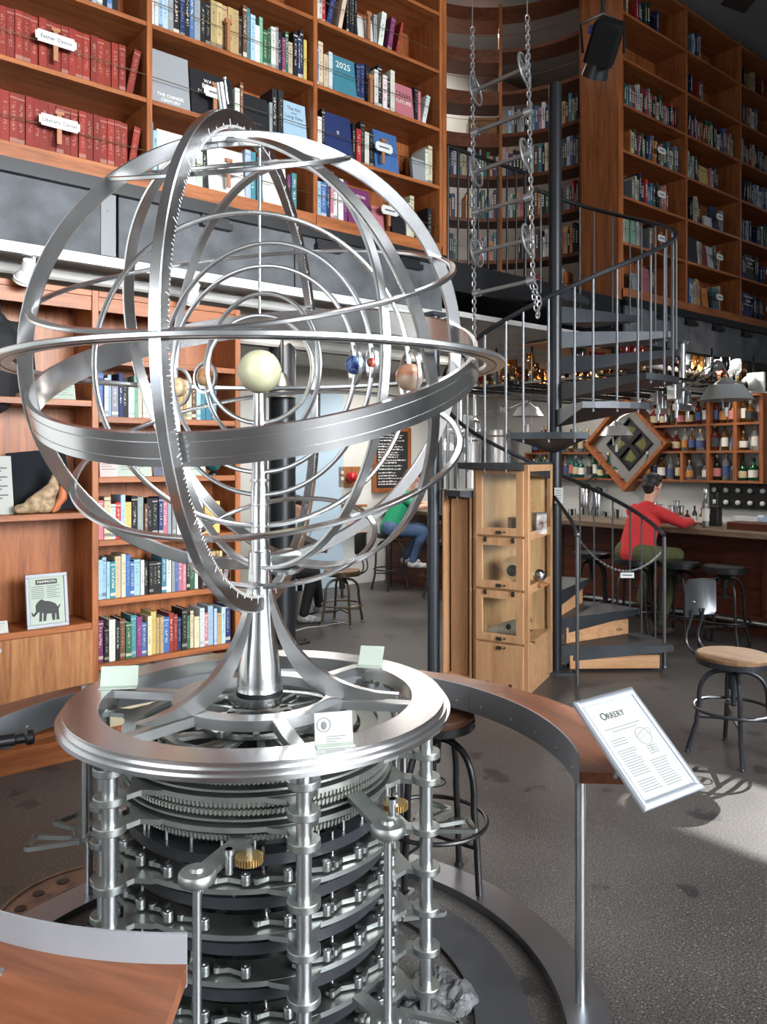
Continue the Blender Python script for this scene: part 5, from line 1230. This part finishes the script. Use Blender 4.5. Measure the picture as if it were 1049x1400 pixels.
# diamond window
dm = thing('diamond_window', 'diamond shaped wooden frame with four dark leaded panes on bar wall', 'window', (SW_, yd, zd))
RD = RX(R(45))
MD = RX(R(45))
h2 = hd / math.sqrt(2) + .07
def dbox(name, x0, x1, y0, y1, z0, z1, m, par=None): return MB().bbox(x0, x1, y0, y1, z0, z1, .003, M=MD).build(name, m, par or dm)
for (y0, y1, z0, z1) in ((-h2, h2, h2 - .05, h2), (-h2, h2, -h2, -h2 + .05), (-h2, -h2 + .05, -h2 + .05, h2 - .05), (h2 - .05, h2, -h2 + .05, h2 - .05)): dbox('frame_rail', -.24, 0, y0, y1, z0, z1, cherry_x)
h3 = .255
grey_l = mat('grey_liner', (.2, .2, .2), .6)
for (y0, y1, z0, z1) in ((-h2 + .05, h2 - .05, h3, h2 - .05), (-h2 + .05, h2 - .05, -h2 + .05, -h3), (-h2 + .05, -h3, -h3, h3), (h3, h2 - .05, -h3, h3)): dbox('liner', -.1, -.02, y0, y1, z0, z1, grey_l)
for (y0, y1, z0, z1) in ((-.028, .028, -h3, h3), (-h3, -.028, -.028, .028), (.028, h3, -.028, .028), (-h3, h3, h3 - .02, h3), (-h3, h3, -h3, -h3 + .02), (-h3, -h3 + .02, -h3, h3), (h3 - .02, h3, -h3, h3)): dbox('muntin', -.12, -.06, y0, y1, z0, z1, black)
dg_ = mat('dark_pane', (.015, .016, .014), .15); ol = mat('olive_pane', (.13, .12, .025), .2)
for a in (-1, 1):
    for c in (-1, 1):
        y0, y1, z0, z1 = sorted((a * .03, a * (h3 - .02))) + sorted((c * .03, c * (h3 - .02)))
        p_ = MB().box(-.075, -.07, y0, y1, z0, z1, M=MD).build('pane', dg_, dm)
        ym, zm = a * .135, c * .135
        MB().prism([(a * .05, c * .05), (a * .2, c * .07), (a * .19, c * .16), (a * .09, c * .21)] if a * c > 0 else [(a * .05, c * .05), (a * .09, c * .21), (a * .19, c * .16), (a * .2, c * .07)], .0755, .078, M=MD @ Matrix(((0, 0, -1, 0), (1, 0, 0, 0), (0, 1, 0, 0), (0, 0, 0, 1)))).build('olive_quarter', ol, p_)
# bottles
def gm(n, c, rough=.06): return mat(n, c, rough, 0, trans=.85, ior=1.4)
GL = {'clear': (gm('bottle_clear', (.75, .8, .78)), 'clear'), 'amber': (gm('bottle_amber', (.42, .16, .03)), 'amber'), 'green': (gm('bottle_green', (.04, .28, .12)), 'green'), 'dark': (mat('bottle_dark', (.012, .014, .012), .1), 'dark'),
      'red': (gm('bottle_red', (.5, .06, .04)), 'red'), 'blue': (gm('bottle_blue', (.3, .5, .7)), 'pale blue'), 'teal': (gm('bottle_teal', (.06, .45, .4)), 'teal')}
LBL = {'white': mat('label_white', (.72, .7, .64), .6), 'cream': mat('label_cream', (.6, .5, .3), .6), 'pink': mat('label_pink', (.6, .2, .2), .6), 'navy': mat('label_navy', (.05, .08, .2), .5), 'black': mat('label_black', (.03, .03, .03), .5), 'orange': mat('label_orange', (.55, .22, .05), .6)}
_bt = {}
def bottle_parts(kind):
    if kind in _bt: return _bt[kind]
    P_ = {'tall': [(.036, 0), (.038, .005), (.038, .19), (.03, .215), (.014, .235), (.0135, .29), (.016, .292), (.016, .3)],
          'round': [(.04, 0), (.044, .008), (.046, .12), (.04, .17), (.02, .2), (.0145, .215), (.0145, .265), (.017, .268), (.017, .275)],
          'slim': [(.029, 0), (.031, .005), (.031, .2), (.026, .225), (.013, .25), (.0125, .315), (.015, .318), (.015, .325)],
          'squat': [(.046, 0), (.05, .008), (.05, .11), (.044, .14), (.022, .165), (.016, .18), (.016, .21), (.019, .212), (.019, .22)]}[kind]
    h_ = P_[-1][1]; r_ = max(x for x, _ in P_)
    body = MB().lathe([(0, 0)] + P_ + [(0, h_)], 16).mesh('bottle_glass', GL['clear'][0])
    cap = MB().lathe([(0, h_ - .02), (.0185, h_ - .02), (.0185, h_ + .012), (.016, h_ + .016), (0, h_ + .016)], 12).mesh('cap', black)
    lab = MB().lathe([(r_ + .0008, h_ * .16), (r_ + .0008, h_ * .5)], 16).mesh('bottle_label', LBL['white'])
    _bt[kind] = (body, cap, lab, h_); return _bt[kind]
def setmat(o, m): o.material_slots[0].link = 'OBJECT'; o.material_slots[0].material = m
def bottle(label, loc, kind, g, l, sc=1.0, group='bottles on the bar shelves', capm=None, flip=False, room=True):
    bo, ca, la, h_ = bottle_parts(kind)
    t = thing('bottle', label, 'bottle', loc, 0, group, room)
    t.matrix_basis = t.matrix_basis @ (Matrix.Diagonal((sc, sc, sc, 1)) if not flip else RX(PI) @ Matrix.Diagonal((sc, sc, sc, 1)))
    x = inst(bo, 'glass_body', t); setmat(x, GL[g][0])
    if l: x2 = inst(la, 'paper_label', t); setmat(x2, LBL[l])
    x3 = inst(ca, 'cap', t); setmat(x3, capm or black)
    return t
rb = random.Random(9); KN = ['tall', 'round', 'slim', 'squat']
def bottle_row(y0, y1, z, gl, where, spec=None):
    n = 0; y = y1 - .06 if False else max(y0, y1) - .055; lo = min(y0, y1) + .045
    while y > lo:
        k = rb.choice(KN); g_ = rb.choice(gl); l_ = rb.choice(['white', 'white', 'cream', 'pink', 'navy', 'black', 'orange']); n += 1
        bottle('%s bottle, %s label, %s from left, %s' % (GL[g_][1], l_, ordn(n), where), (SW_ - SD * .5 + rb.uniform(-.03, .03), y, z), k, g_, l_, rb.uniform(1.02, 1.18), capm=rb.choice([black, white2, brass, steel2]))
        y -= {'tall': .1, 'round': .115, 'slim': .085, 'squat': .125}[k] + rb.uniform(0, .012)
mix = ['clear', 'clear', 'clear', 'amber', 'green', 'dark', 'blue']
am = ['amber', 'amber', 'clear', 'clear', 'red', 'clear']
rowsn = ['bottom row', 'middle row', 'top row']
for i in range(3):
    z = zs[i]
    cells = [(ycol[0], ycol[1], 'right end cell'), (ycol[1], ycol[2], 'cell beside the right end'), (ycol[2], yd - at_diam(z + .02) - .03 if i else ycol[3], 'cell beside the diamond')]
    if i == 0: cells.append((ycol[3], yd - at_diam(z + .02) - .12, 'short cell by the diamond'))
    for a, b, nm in cells:
        bottle_row(a, b, z, am if i else mix, '%s, %s' % (rowsn[i], nm))
bottle_row(yd + at_diam(zs[0]) + .1, yd + 1.13, zs[0], ['teal', 'green', 'clear', 'clear'], 'bottom row left of the diamond')
bottle_row(yd + 1.17, yd + 1.72, zs[0], ['dark', 'green'], 'bottom row, far left cell')
bottle_row(yd + at_diam(zs[1]) + .12, yd + 1.7, zs[1], am, 'second row left of the diamond')
# back counter items
def at_bb(u, s=8.12): p_ = on_s(u, 640, s); return p_.y
for i, u in enumerate((800, 817)):
    t = thing('airpot', '%s steel coffee airpot on the back counter' % ['taller left', 'right-hand'][i], 'airpot', (8.1, at_bb(u, 8.1), .94), R(200))
    h_ = .36 - .05 * i; MB().lathe([(.075, 0), (.078, .01), (.078, h_), (.07, h_ + .02)], 24).build('steel_body', steel, t); MB().lathe([(.076, h_ + .015), (.078, h_ + .03), (.07, h_ + .07), (.03, h_ + .085), (0, h_ + .088)], 24).build('lid', black, t)
    if i == 0: MB().tube([(0, 0, h_ + .08), (-.02, .06, h_ + .14), (-.02, .14, h_ + .19)], .012, 8).build('handle', black, t)
    else: MB().bar((.02, 0, h_ + .09), (-.09, 0, h_ + .06), .025, .02).build('spout', black, t)
tp = thing('tap_wall', 'black tap board with two rows of round chrome taps', 'tap board', (8.38, at_bb(1022, 8.3), 1.12))
MB().bbox(-.05, 0, -.62, .5, 0, .30, .004).build('board', black, tp)
kn = MB().lathe([(.02, 0), (.028, .01), (.03, .03), (.02, .045), (0, .048)], 14, M=RY(R(-90))).mesh('tap_knob', white2)
for r_ in range(2):
    for k in range(7): inst(kn, 'tap_knob', tp, T(-.05, .42 - .15 * k, .22 - .15 * r_))
for i, (u, hh, sx_) in enumerate(((918, .2, 8.0), (925, .26, 8.06), (931, .2, 8.0), (895, .24, 8.05), (902, .2, 8.1))):
    t = thing('shaker_tin', 'steel shaker tin on the back counter, %s from the left' % ordn([3, 4, 5, 1, 2][i]), 'shaker', (sx_, at_bb(u, sx_), .94), 0, 'shaker tins on the back counter')
    MB().lathe([(.045, 0), (.034, hh), (0, hh)], 16).build('cup', steel, t); MB().lathe([(.036, hh * .93), (.046, hh * .93), (.046, hh), (.036, hh)], 16).build('rim', steel, t)
gl_me = MB().lathe([(0, 0), (.03, 0), (.034, .09), (.031, .09), (.028, .008), (0, .008)], 14).mesh('tumbler', glass)
rt = random.Random(4)
for i in range(22):
    u = 765 + 5.2 * i if i < 18 else 935 + 6 * (i - 18)
    s_ = 6.75 if i % 2 else 7.98; z_ = 1.035 if i % 2 else .94
    t = inst(gl_me, 'tumbler', None, RM @ T(s_ - .05 * (i % 3), at_bb(u, s_), z_) @ Matrix.Diagonal((1, 1, rt.uniform(.8, 1.35), 1)))
    tag(t, 'clear glass tumbler, %s from the left along the bar' % ordn(i + 1), 'glass', 'tumblers on the bar')
for i, u in enumerate((893, 930, 940, 950, 960)):
    bottle('small bitters bottle on the bar by the seated man, %s from the left' % ordn(i + 1), (6.62, at_bb(u, 6.62), 1.036), ['squat', 'round', 'squat', 'tall', 'round'][i], ['blue', 'amber', 'red', 'dark', 'amber'][i], 'white', .62, 'bitters bottles on the bar')
bottle('tall clear bottle with silver cap standing on the bar', (6.45, at_bb(965, 6.45), 1.036), 'slim', 'clear', 'white', 1.12, None, steel2)
t = thing('beer_tap_tower', 'dark tap tower with black handles on the bar', 'tap tower', (6.66, at_bb(977, 6.66), 1.036))
MB().bbox(-.05, .05, -.06, .06, 0, .2, .006).build('tower', black, t); MB().cyl(0, -.03, .2, .34, .012, 10).cyl(0, .03, .2, .32, .012, 10).build('handles', black, t); MB().tube([(-.05, 0, .17), (-.1, 0, .17), (-.1, 0, .12)], .009, 8).build('spout', steel, t)
t = thing('card_terminal', 'white and blue card terminal at the right end of the bar', 'terminal', (6.78, at_bb(1020, 6.78), 1.036))
MB().prism([(-.08, 0), (.08, 0), (.08, .1), (-.02, .1)], -.13, .13, M=RX(R(90))).build('body', white2, t); MB().cyl(0, 0, -.03, .03, .05, 20, M=T(.03, -.15, .07) @ RX(R(90))).build('paper_roll', mat('pale_blue_paint'), t)
t = thing('wood_tray', 'low dark wooden tray box on the right end of the bar', 'tray', (6.5, at_bb(1010, 6.5), 1.036))
MB().bbox(-.14, .1, -.45, .05, 0, .07, .006).build('body', bar_w, t)
# hanging bottle-keep racks under the ceiling
rh = random.Random(13)
hb = []
RACKY = [-.35, .15, .65, 1.15, 1.65, 2.15]
for j, y in enumerate(RACKY):
    t = thing('bottle_rack', 'dark ceiling rack of hanging bottles, %s from the front' % ordn(j + 1), 'rack', (0, y, 0), 0, 'ceiling bottle racks')
    for dy in (-.15, .15): MB().bar((5.25, dy, 2.52), (8.1, dy, 2.52), .025, .025).build('rack_rail', black, t)
    for x in (5.3, 6.2, 7.1, 8.05): MB().bar((x, -.15, 2.52), (x, .15, 2.52), .02, .02).bar((x, 0, 2.52), (x, 0, 2.925), .015, .015).build('rack_hanger', black, t)
    n = 0
    for x in [5.36 + .135 * k for k in range(20)]:
        if rh.random() < .14: continue
        n += 1; g_ = rh.choice(['amber', 'amber', 'clear', 'amber', 'dark', 'red'])
        bottle('%s bottle hanging upside down, %s along the %s ceiling rack from the front' % (GL[g_][1], ordn(n), ordn(j + 1)), (x, y + rh.choice((-.07, .07)), 2.56 + .27), 'squat', g_, None, .95, 'bottles hanging over the bar', brass, True)
tag(MB().bbox(5.2, 8.15, .3, .75, 2.89, 2.91, .003).build('rack_board', maple_x, None, RM), 'pale orange wooden board above the hanging bottle racks', 'board')
# dental-style lamps
def arm_lamp(label, base, elbow, head, s_=1.0):
    t = thing('arm_lamp', label, 'lamp', base, 0, 'articulated bar lamps'); al = mat('cast_aluminium', (.5, .51, .52), .3, .9)
    e, h_ = Vector(elbow) - Vector(base), Vector(head) - Vector(base)
    MB().cyl(0, 0, -.1, 2.925 - base[2], .028 * s_, 12).lathe([(.04 * s_, 2.9 - base[2]), (.05 * s_, 2.925 - base[2])], 14).build('ceiling_stem', al, t)
    MB().bbox(-.1 * s_, .1 * s_, -.035, .035, -.16, -.09, .008).cyl(-.08 * s_, 0, -.24, -.05, .018, 12).cyl(.08 * s_, 0, -.24, -.05, .018, 12).build('joint_block', al, t)
    MB().tube([(.08 * s_, 0, -.06), (.07 * s_, 0, .02), (-.02, 0, .06), (-.12 * s_, 0, .03)], .03 * s_, 10).build('elbow_casting', al, t)
    q = Vector((-.12 * s_, 0, .03)); MB().bbox(-.05, .05, -.05, .05, -.08, .08, .008, M=T(*q)).build('arm_joint', al, t)
    for dz in (-.035, .035): MB().tube([q + Vector((0, 0, dz)), e + Vector((0, 0, dz))], .0085, 8).build('arm_rod', steel2, t)
    MB().lathe([(.05, -.025), (.06, 0), (.05, .025)], 18, M=T(*e) @ RX(R(90))).build('elbow_joint', al, t)
    MB().tube([e, e + Vector((.1, 0, .02)), h_ + Vector((.05, 0, .14)), h_ + Vector((0, 0, .1))], .012, 8).build('neck_tube', al, t)
    MB().lathe([(.03, .1), (.05, .08), (.09, .05), (.12, .045), (.19, -.06), (.2, -.065), (.188, -.06), (.118, .038), (.05, .04), (0, .04)], 28, M=T(*h_) @ Matrix.Diagonal((s_, s_, s_, 1))).build('lamp_shade', mat('smoked_shade', (.5, .51, .51), .3, .35), t)
    MB().tube([h_ + Vector((-.08, 0, -.03)), h_ + Vector((-.055, 0, -.17)), h_ + Vector((.055, 0, -.17)), h_ + Vector((.08, 0, -.03))], .008, 8).cyl(h_.x, h_.y, h_.z - .25, h_.z - .16, .016, 10).build('handle_cage', white2, t)
    MB().tube([h_ + Vector((-.02, 0, .1)), h_ + Vector((-.1, -.06, .04)), h_ + Vector((-.04, -.1, -.05)), h_ + Vector((.08, -.08, -.02)), h_ + Vector((.04, 0, .1))], .006, 6).build('power_cord', black, t)
    return t
arm_lamp('chrome articulated lamp over the bar at the right with round shade', tuple(depth(933, 540, 8.2)), tuple(depth(982, 500, 8.1)), tuple(depth(993, 535, 7.9)), 1.35)
arm_lamp('chrome articulated lamp hanging over the bar near the diamond window', tuple(depth(905, 548, 9.6)), tuple(depth(880, 552, 9.4)), tuple(depth(843, 588, 9.2)))
arm_lamp('chrome articulated lamp far behind the stair balusters', tuple(depth(650, 580, 9.9)), tuple(depth(690, 560, 9.8)), tuple(depth(722, 562, 9.6)))
arm_lamp('chrome articulated lamp behind the right side of armillary rings', tuple(depth(630, 600, 9.0)), tuple(depth(640, 590, 8.9)), tuple(depth(607, 610, 8.8)), .8)
t = thing('security_camera', 'white dome security camera at the right end of bar wall', 'camera', tuple(depth(1034, 524, 8.9)))
MB().bbox(-.02, .02, -.1, .1, -.1, .12, .01).build('bracket', white2, t); MB().sphere((-.08, .03, 0), .085).build('dome', white2, t); MB().sphere((-.115, .05, -.01), .06).build('lens', black, t)
# bar stools
for i, (u, v, h_) in enumerate(((940, 870, .74), (1013, 878, .74), (860, 868, .74), (803, 852, .74))):
    p_ = on_z(u, v, 0)
    stool(['black bar stool right of the seated man', 'black bar stool at the right edge behind the backrest stool', 'black bar stool under the seated man', 'black bar stool seen through the stair balusters'][i], (5.86 if i != 2 else 5.72, p_.y, 0), R(10 * i), h_, black, None, False, .24, 'black bar stools', .19, True, .25)
# ---------------------------------------------------------------- people
skin = mat('skin', (.62, .34, .24), .5, 0, sss=.1)
hair_m = mat('dark_hair', (.014, .009, .007), .6, 0, var=.5, scale=60)
denim = mat('blue_denim', (.05, .09, .18), .8, 0, var=.2, scale=40)
def hand(par, wrist, direc, up, m=skin, curl=.5, s=1.0, thumb=1):
    d = Vector(direc).normalized(); u_ = Vector(up); u_ = (u_ - d * u_.dot(d)).normalized(); r_ = d.cross(u_); w = Vector(wrist)
    caps = [(w - d * .01, w + d * .05 * s, .022 * s, .026 * s)]
    for k, (o, L_) in enumerate(((-.027, .066), (-.009, .077), (.009, .072), (.026, .056))):
        a = w + d * .055 * s + r_ * o * s; caps.append((w + d * .02 * s + r_ * o * .7 * s, a, .012 * s, .0105 * s))
        p1 = a + (d * math.cos(curl * .5) - u_ * math.sin(curl * .5)) * L_ * .45 * s; p2 = p1 + (d * math.cos(curl * 1.3) - u_ * math.sin(curl * 1.3)) * L_ * .35 * s; p3 = p2 + (d * math.cos(curl * 2) - u_ * math.sin(curl * 2)) * L_ * .25 * s
        caps += [(a, p1, .0098 * s, .009 * s), (p1, p2, .009 * s, .0082 * s), (p2, p3, .0082 * s, .007 * s)]
    t0 = w + d * .02 * s - r_ * .02 * s * thumb; t1 = t0 + (d * .6 - r_ * .8 * thumb) * .04 * s; t2 = t1 + (d * .9 - r_ * .3 * thumb - u_ * .3) * .035 * s
    caps += [(t0, t1, .0125 * s, .0105 * s), (t1, t2, .0105 * s, .008 * s)]
    return caps
def person(label, base, rz, shirt, trouser, shoe, seat_h, hip=(0, 0), lean=.12, arms=None, knees=None, feet=None, headdir=(1, 0, -.2), hair_col=hair_m, sleeves=True):
    """local frame: +x is the way the person faces, +y is their left"""
    t = thing('person', label, 'person', base, rz)
    H = Vector((0, 0, seat_h + .07)); C = H + Vector((lean * .9, 0, .27)); S = H + Vector((lean * 1.3, 0, .405)); NK = S + Vector((.03, 0, .08)); HD = NK + Vector((.05, 0, .14))
    sk = [(S, NK + Vector((.02, 0, .05)), .05, .052)]
    top = [(H + Vector((-.02, 0, -.02)), C, .135, .145), (H + Vector((0, .07, 0)), C + Vector((0, .06, 0)), .11, .12), (H + Vector((0, -.07, 0)), C + Vector((0, -.06, 0)), .11, .12), (C, S + Vector((-.03, 0, -.02)), .145, .10),
           (S + Vector((-.01, .13, -.02)), S + Vector((-.01, -.13, -.02)), .075, .075), (S + Vector((-.02, 0, 0)), NK + Vector((-.01, 0, -.035)), .085, .06)]
    for sg, (el, wr) in zip((1, -1), arms):
        sh_ = S + Vector((0, .175 * sg, -.03)); el, wr = Vector(el), Vector(wr)
        if sleeves: top += [(sh_, el, .068, .052), (el, wr, .052, .038)]
        else: top += [(sh_, sh_.lerp(el, .45), .066, .062)]; sk += [(sh_, el, .045, .038), (el, wr, .038, .027)]
        d = (wr - el).normalized(); sk += [(el, wr, .03, .024)] + hand(t, wr + d * .02, d + Vector((0, 0, -.05)), (0, 0, 1), curl=.55, thumb=sg)
    bt = [(H + Vector((0, .09, -.02)), H + Vector((0, -.09, -.02)), .13, .13)]
    shoes = []
    for sg, kn_, ft in zip((1, -1), knees, feet):
        kn_, ft = Vector(kn_), Vector(ft); bt += [(H + Vector((.02, .09 * sg, -.03)), kn_, .095, .07), (kn_, ft + Vector((-.02, 0, .10)), .068, .052)]
        sk += [(kn_, ft + Vector((-.02, 0, .06)), .04, .035)]
        shoes = [(ft + Vector((-.05, 0, .045)), ft + Vector((.06, 0, .04)), .043, .042), (ft + Vector((.06, 0, .036)), ft + Vector((.15, 0, .03)), .042, .032)]
        blob('shoe', shoes, shoe, t, .009, 2)
    # head: skull, jaw, nose, ears
    hv = Vector(headdir).normalized(); side = Vector((0, 0, 1)).cross(hv).normalized(); up = hv.cross(side)
    def hp(a, b, c): return HD + hv * a + side * b + up * c
    sk += [(hp(-.02, 0, .03), hp(.01, 0, .03), .088, .085), (hp(.02, 0, -.03), hp(.045, 0, -.075), .068, .042), (hp(.09, 0, .02), hp(.108, 0, -.012), .010, .015), (hp(.06, .028, .03), hp(.06, -.028, .03), .035, .035), (hp(.08, .02, -.05), hp(.08, -.02, -.05), .012, .012), (NK, hp(-.01, 0, -.05), .052, .056)]
    for sg in (1, -1): sk += [(hp(-.005, .082 * sg, .02), hp(-.012, .088 * sg, -.015), .016, .012)]
    blob('body', sk, skin, t, .007, 2)
    b_ = MB()
    for sg in (1, -1): b_.sphere(hp(.088, .032 * sg, .028), .011, 10, 6)
    b_.build('eyes', mat('eye_white', (.6, .58, .55), .2), t)
    hc = [(hp(-.035, 0, .05), hp(.01, 0, .07), .09, .082), (hp(-.055, 0, .0), hp(-.05, 0, -.03), .072, .055), (hp(.03, .02, .10), hp(.075, 0, .105), .04, .028), (hp(.0, .05, .09), hp(.04, .05, .1), .045, .028), (hp(0, -.05, .09), hp(.04, -.045, .1), .045, .028), (hp(-.02, .072, .04), hp(-.03, .07, .01), .025, .018), (hp(-.02, -.072, .04), hp(-.03, -.07, .01), .025, .018)]
    blob('hair', hc, hair_col, t, .008, 1)
    blob('upper_clothing', top, shirt, t, .011, 3)
    blob('trousers', bt, trouser, t, .011, 3)
    return t
red_k = mat('red_knit', (.55, .028, .03), .85, 0, var=.12, scale=120, bump=.15)
p = on_z(862, 868, 0)
person('person in a red sweater and olive trousers leaning on the bar', (5.72, p.y, 0), R(-8), red_k, mat('olive_twill', (.075, .08, .028), .85, 0, var=.15, scale=20), mat('brown_suede', (.07, .035, .025), .8), .742, lean=.13,
       arms=(((.36, .24, 1.10), (.60, .06, 1.09)), ((.36, -.27, 1.09), (.66, -.14, 1.085))), knees=((.43, .13, .78), (.42, -.16, .77)), feet=((.27, .14, .19), (.20, -.16, .0)), headdir=(1, .1, -.22))
gp = on_z(545, 797, 0)
person('person in a green top and jeans seated at the far counter', (5.62, 3.32, 0), R(-38), mat('green_cotton', (.01, .28, .13), .8), denim, mat('white_trainer', (.5, .5, .5), .6, 0, var=.6, scale=25), .76, lean=.15,
       arms=(((.36, .22, 1.14), (.6, .1, 1.1)), ((.34, -.24, 1.1), (.58, -.1, 1.12))), knees=((.42, .1, .8), (.42, -.13, .77)), feet=((.22, .1, .32), (.3, -.14, .3)), headdir=(1, 0, -.3), hair_col=mat('brown_hair', (.05, .02, .012), .6), sleeves=False)
stool('dark stool under the person in green at the far counter', (5.6, 3.32, 0), 0, .74, black, None, False, .24, None, .18)
stool('dark stool at the far counter beside the grey column', (5.7, 2.45, 0), R(30), .72, black, None, True, .24, None, .18)
# seated laptop user behind the black column
lp = on_z(412, 846, 0)
person('person in dark clothes with white shoes seated behind the black column', (lp.x - .28, lp.y + .1, 0), R(-35), mat('charcoal_shirt', (.03, .03, .035), .8), mat('black_trousers', (.02, .02, .024), .8), mat('white_trainer'), .5, lean=.1,
       arms=(((.28, .22, .86), (.46, .1, .80)), ((.28, -.22, .86), (.46, -.1, .80))), knees=((.42, .1, .55), (.42, -.12, .53)), feet=((.5, .12, .05), (.34, -.14, .0)), headdir=(1, 0, -.4))
stool('round brown seat stool with the person in dark clothes', (lp.x - .28, lp.y + .1, 0), 0, .5, mat('grey_iron', (.12, .12, .12), .4, .7), seat_w, False, .2, None, .18, True, .2)
p = on_z(468, 852, 0)
stool('antique bronze stool with wooden seat and small backrest in the back room', (p.x, p.y, 0), R(-60), .56, mat('antique_bronze', (.22, .18, .13), .35, .9), seat_w, True, .23, None, .19, True, .2)
tb = thing('work_table', 'small dark wood table with a laptop in the back room', 'table', (lp.x + .22, lp.y + .36, 0), R(-35))
MB().bbox(-.3, .3, -.35, .35, .70, .735, .004).build('table_top', door_w, tb); MB().cyl(0, 0, .02, .7, .03, 14).build('pedestal', black, tb); MB().lathe([(.22, 0), (.22, .015), (.04, .03)], 24).build('base', black, tb)
lt = thing('laptop', 'open grey laptop on the small table behind the orrery', 'laptop', (lp.x + .19, lp.y + .38, .735), R(-35))
MB().bbox(-.11, .11, -.15, .15, 0, .014, .003).build('keyboard_base', steel2, lt); MB().bbox(-.005, .005, -.15, .15, 0, .2, .002, M=T(.11, 0, .012) @ RY(R(18))).build('screen_lid', mat('grey_lid', (.25, .26, .27), .4, .6), lt)
bgp = on_z(420, 842, 0)
t = thing('paper_bag', 'white paper bag standing on the floor beside the seated person', 'bag', (bgp.x - .05, bgp.y + .12, 0), R(20))
MB().prism([(-.1, 0), (.1, 0), (.11, .24), (.02, .26), (-.09, .28)], -.05, .05, M=RX(R(90))).build('bag_body', paper, t)
cbl = [on_z(397, 864, .006), on_z(420, 858, .006), on_z(440, 856, .006), on_z(470, 851, .006), on_z(476, 853, .006), on_z(455, 849, .006)]
tag(MB().tube(cbl, .006, 6).build('power_cable', white2, None, RM), 'white power cable snaking on the dark floor by the bronze stool', 'cable')

# ---------------------------------------------------------------- back wall
bp = on_y(433, 660, 3.97)
t = thing('blue_door_panel', 'pale blue door panel on the white back wall', 'door panel', (bp.x, 3.97, 0)); MB().bbox(-.42, .42, -.04, 0, 0, 2.6, .004).build('leaf', plaster_blue, t)
c = on_y(535, 628, 3.96); bd = thing('menu_blackboard', 'framed blackboard menu covered in white chalk writing', 'blackboard', (c.x, 3.96, 0))
a_, b_ = on_y(509, 583, 3.93), on_y(561, 672, 3.93); wx = (b_.x - a_.x) / 2; z0, z1 = b_.z, a_.z
MB().bbox(-wx, wx, -.035, -.005, z0, z0 + .06, .004).bbox(-wx, wx, -.035, -.005, z1 - .06, z1, .004).bbox(-wx, -wx + .06, -.035, -.005, z0 + .06, z1 - .06, .004).bbox(wx - .06, wx, -.035, -.005, z0 + .06, z1 - .06, .004).build('frame', cherry_z, bd)
MB().box(-wx + .06, wx - .06, -.02, -.008, z0 + .06, z1 - .06).build('slate', mat('slate_black', (.02, .021, .024), .6), bd)
b = MB(); rc = random.Random(8); z = z1 - .12
while z > z0 + .1:
    x = -wx + .1; e = wx - .1 - rc.random() * .2
    while x < e:
        w_ = rc.uniform(.02, .07); b.box(x, min(x + w_, e), -.0225, -.021, z, z + rc.uniform(.008, .02)); x += w_ + .014
    z -= rc.uniform(.032, .05)
b.build('chalk_writing', mat('chalk', (.7, .7, .68), .9), bd)['kind'] = 'stuff'
c = on_y(477, 652, 3.95); t = thing('red_alarm_panel', 'wooden wall panel with a red dome lamp above a paper note', 'panel', (c.x, 3.96, c.z))
MB().bbox(-.19, .19, -.03, 0, -.14, .14, .004).build('board', door_w, t); MB().sphere((0, -.08, 0), .075).build('red_dome', mat('red_glass', (.45, .01, .015), .1), t); MB().box(-.14, .1, -.032, -.03, -.26, -.155).build('note', paper, t); MB().cyl(0, 0, 0, .012, .025, 12, M=T(-.13, -.03, .06) @ RX(R(90))).build('white_button', white2, t); MB().cyl(0, 0, 0, .012, .025, 12, M=T(-.13, -.03, -.02) @ RX(R(90))).build('white_button', white2, t)
for i, v in enumerate((690, 728)):
    c = on_y(482, v, 3.94); t = thing('wall_ledge', ['small dark wall ledge with pink note below red lamp', 'lower dark wall ledge with leaflets below the red lamp'][i], 'ledge', (c.x, 3.96, c.z))
    MB().bbox(-.2, .2, -.1, 0, -.03, 0, .003).build('board', door_w, t); MB().box(-.1, .05, -.06, -.055, 0, .17).build('leaflet', mat('pinkish_note', (.62, .5, .56), .7), t)
c = on_y(585, 640, 3.95); t = thing('small_notice_board', 'small dark notice board right of the menu blackboard', 'notice', (c.x, 3.96, c.z)); MB().bbox(-.16, .16, -.03, 0, -.2, .2, .003).build('board', black, t); MB().box(-.08, .08, -.032, -.03, -.1, .12).build('sheet', mat('dull_print', (.2, .2, .2), .7), t)
# pale cylinders (kegs / fridge) behind the case
for i, (u, w_) in enumerate(((668, .34), (700, .4))):
    c = on_y(u, 640, 3.65); t = thing('steel_tank', ['narrow pale tank behind the stair balusters', 'wide pale steel tank behind the stair balusters'][i], 'tank', (min(c.x, 7.45 + .62 * i), 3.65, 0))
    MB().lathe([(w_ * .5, 0), (w_ * .5, 2.05 + .08 * i), (w_ * .47, 2.1 + .08 * i), (0, 2.12 + .08 * i)], 28).build('shell', mat('satin_tank', (.5, .5, .52), .35, .5), t); MB().torus(w_ * .5, .012, 32, 6, M=T(0, 0, 2.0 + .08 * i)).build('top_hoop', steel2, t)
# bell above the sun
c = depth(385, 520, 7.3); t = thing('hanging_bell', 'dark bell-like lamp hanging from the mezzanine ceiling behind the sun ball', 'lamp', tuple(c))
MB().lathe([(.13, -.16), (.12, -.12), (.08, -.02), (.05, .04), (.03, .07), (0, .08)], 24).build('bell', mat('dark_pewter', (.1, .1, .09), .4, .8), t); MB().cyl(0, 0, .08, 2.92 - c.z, .02, 10).build('stem', black, t)
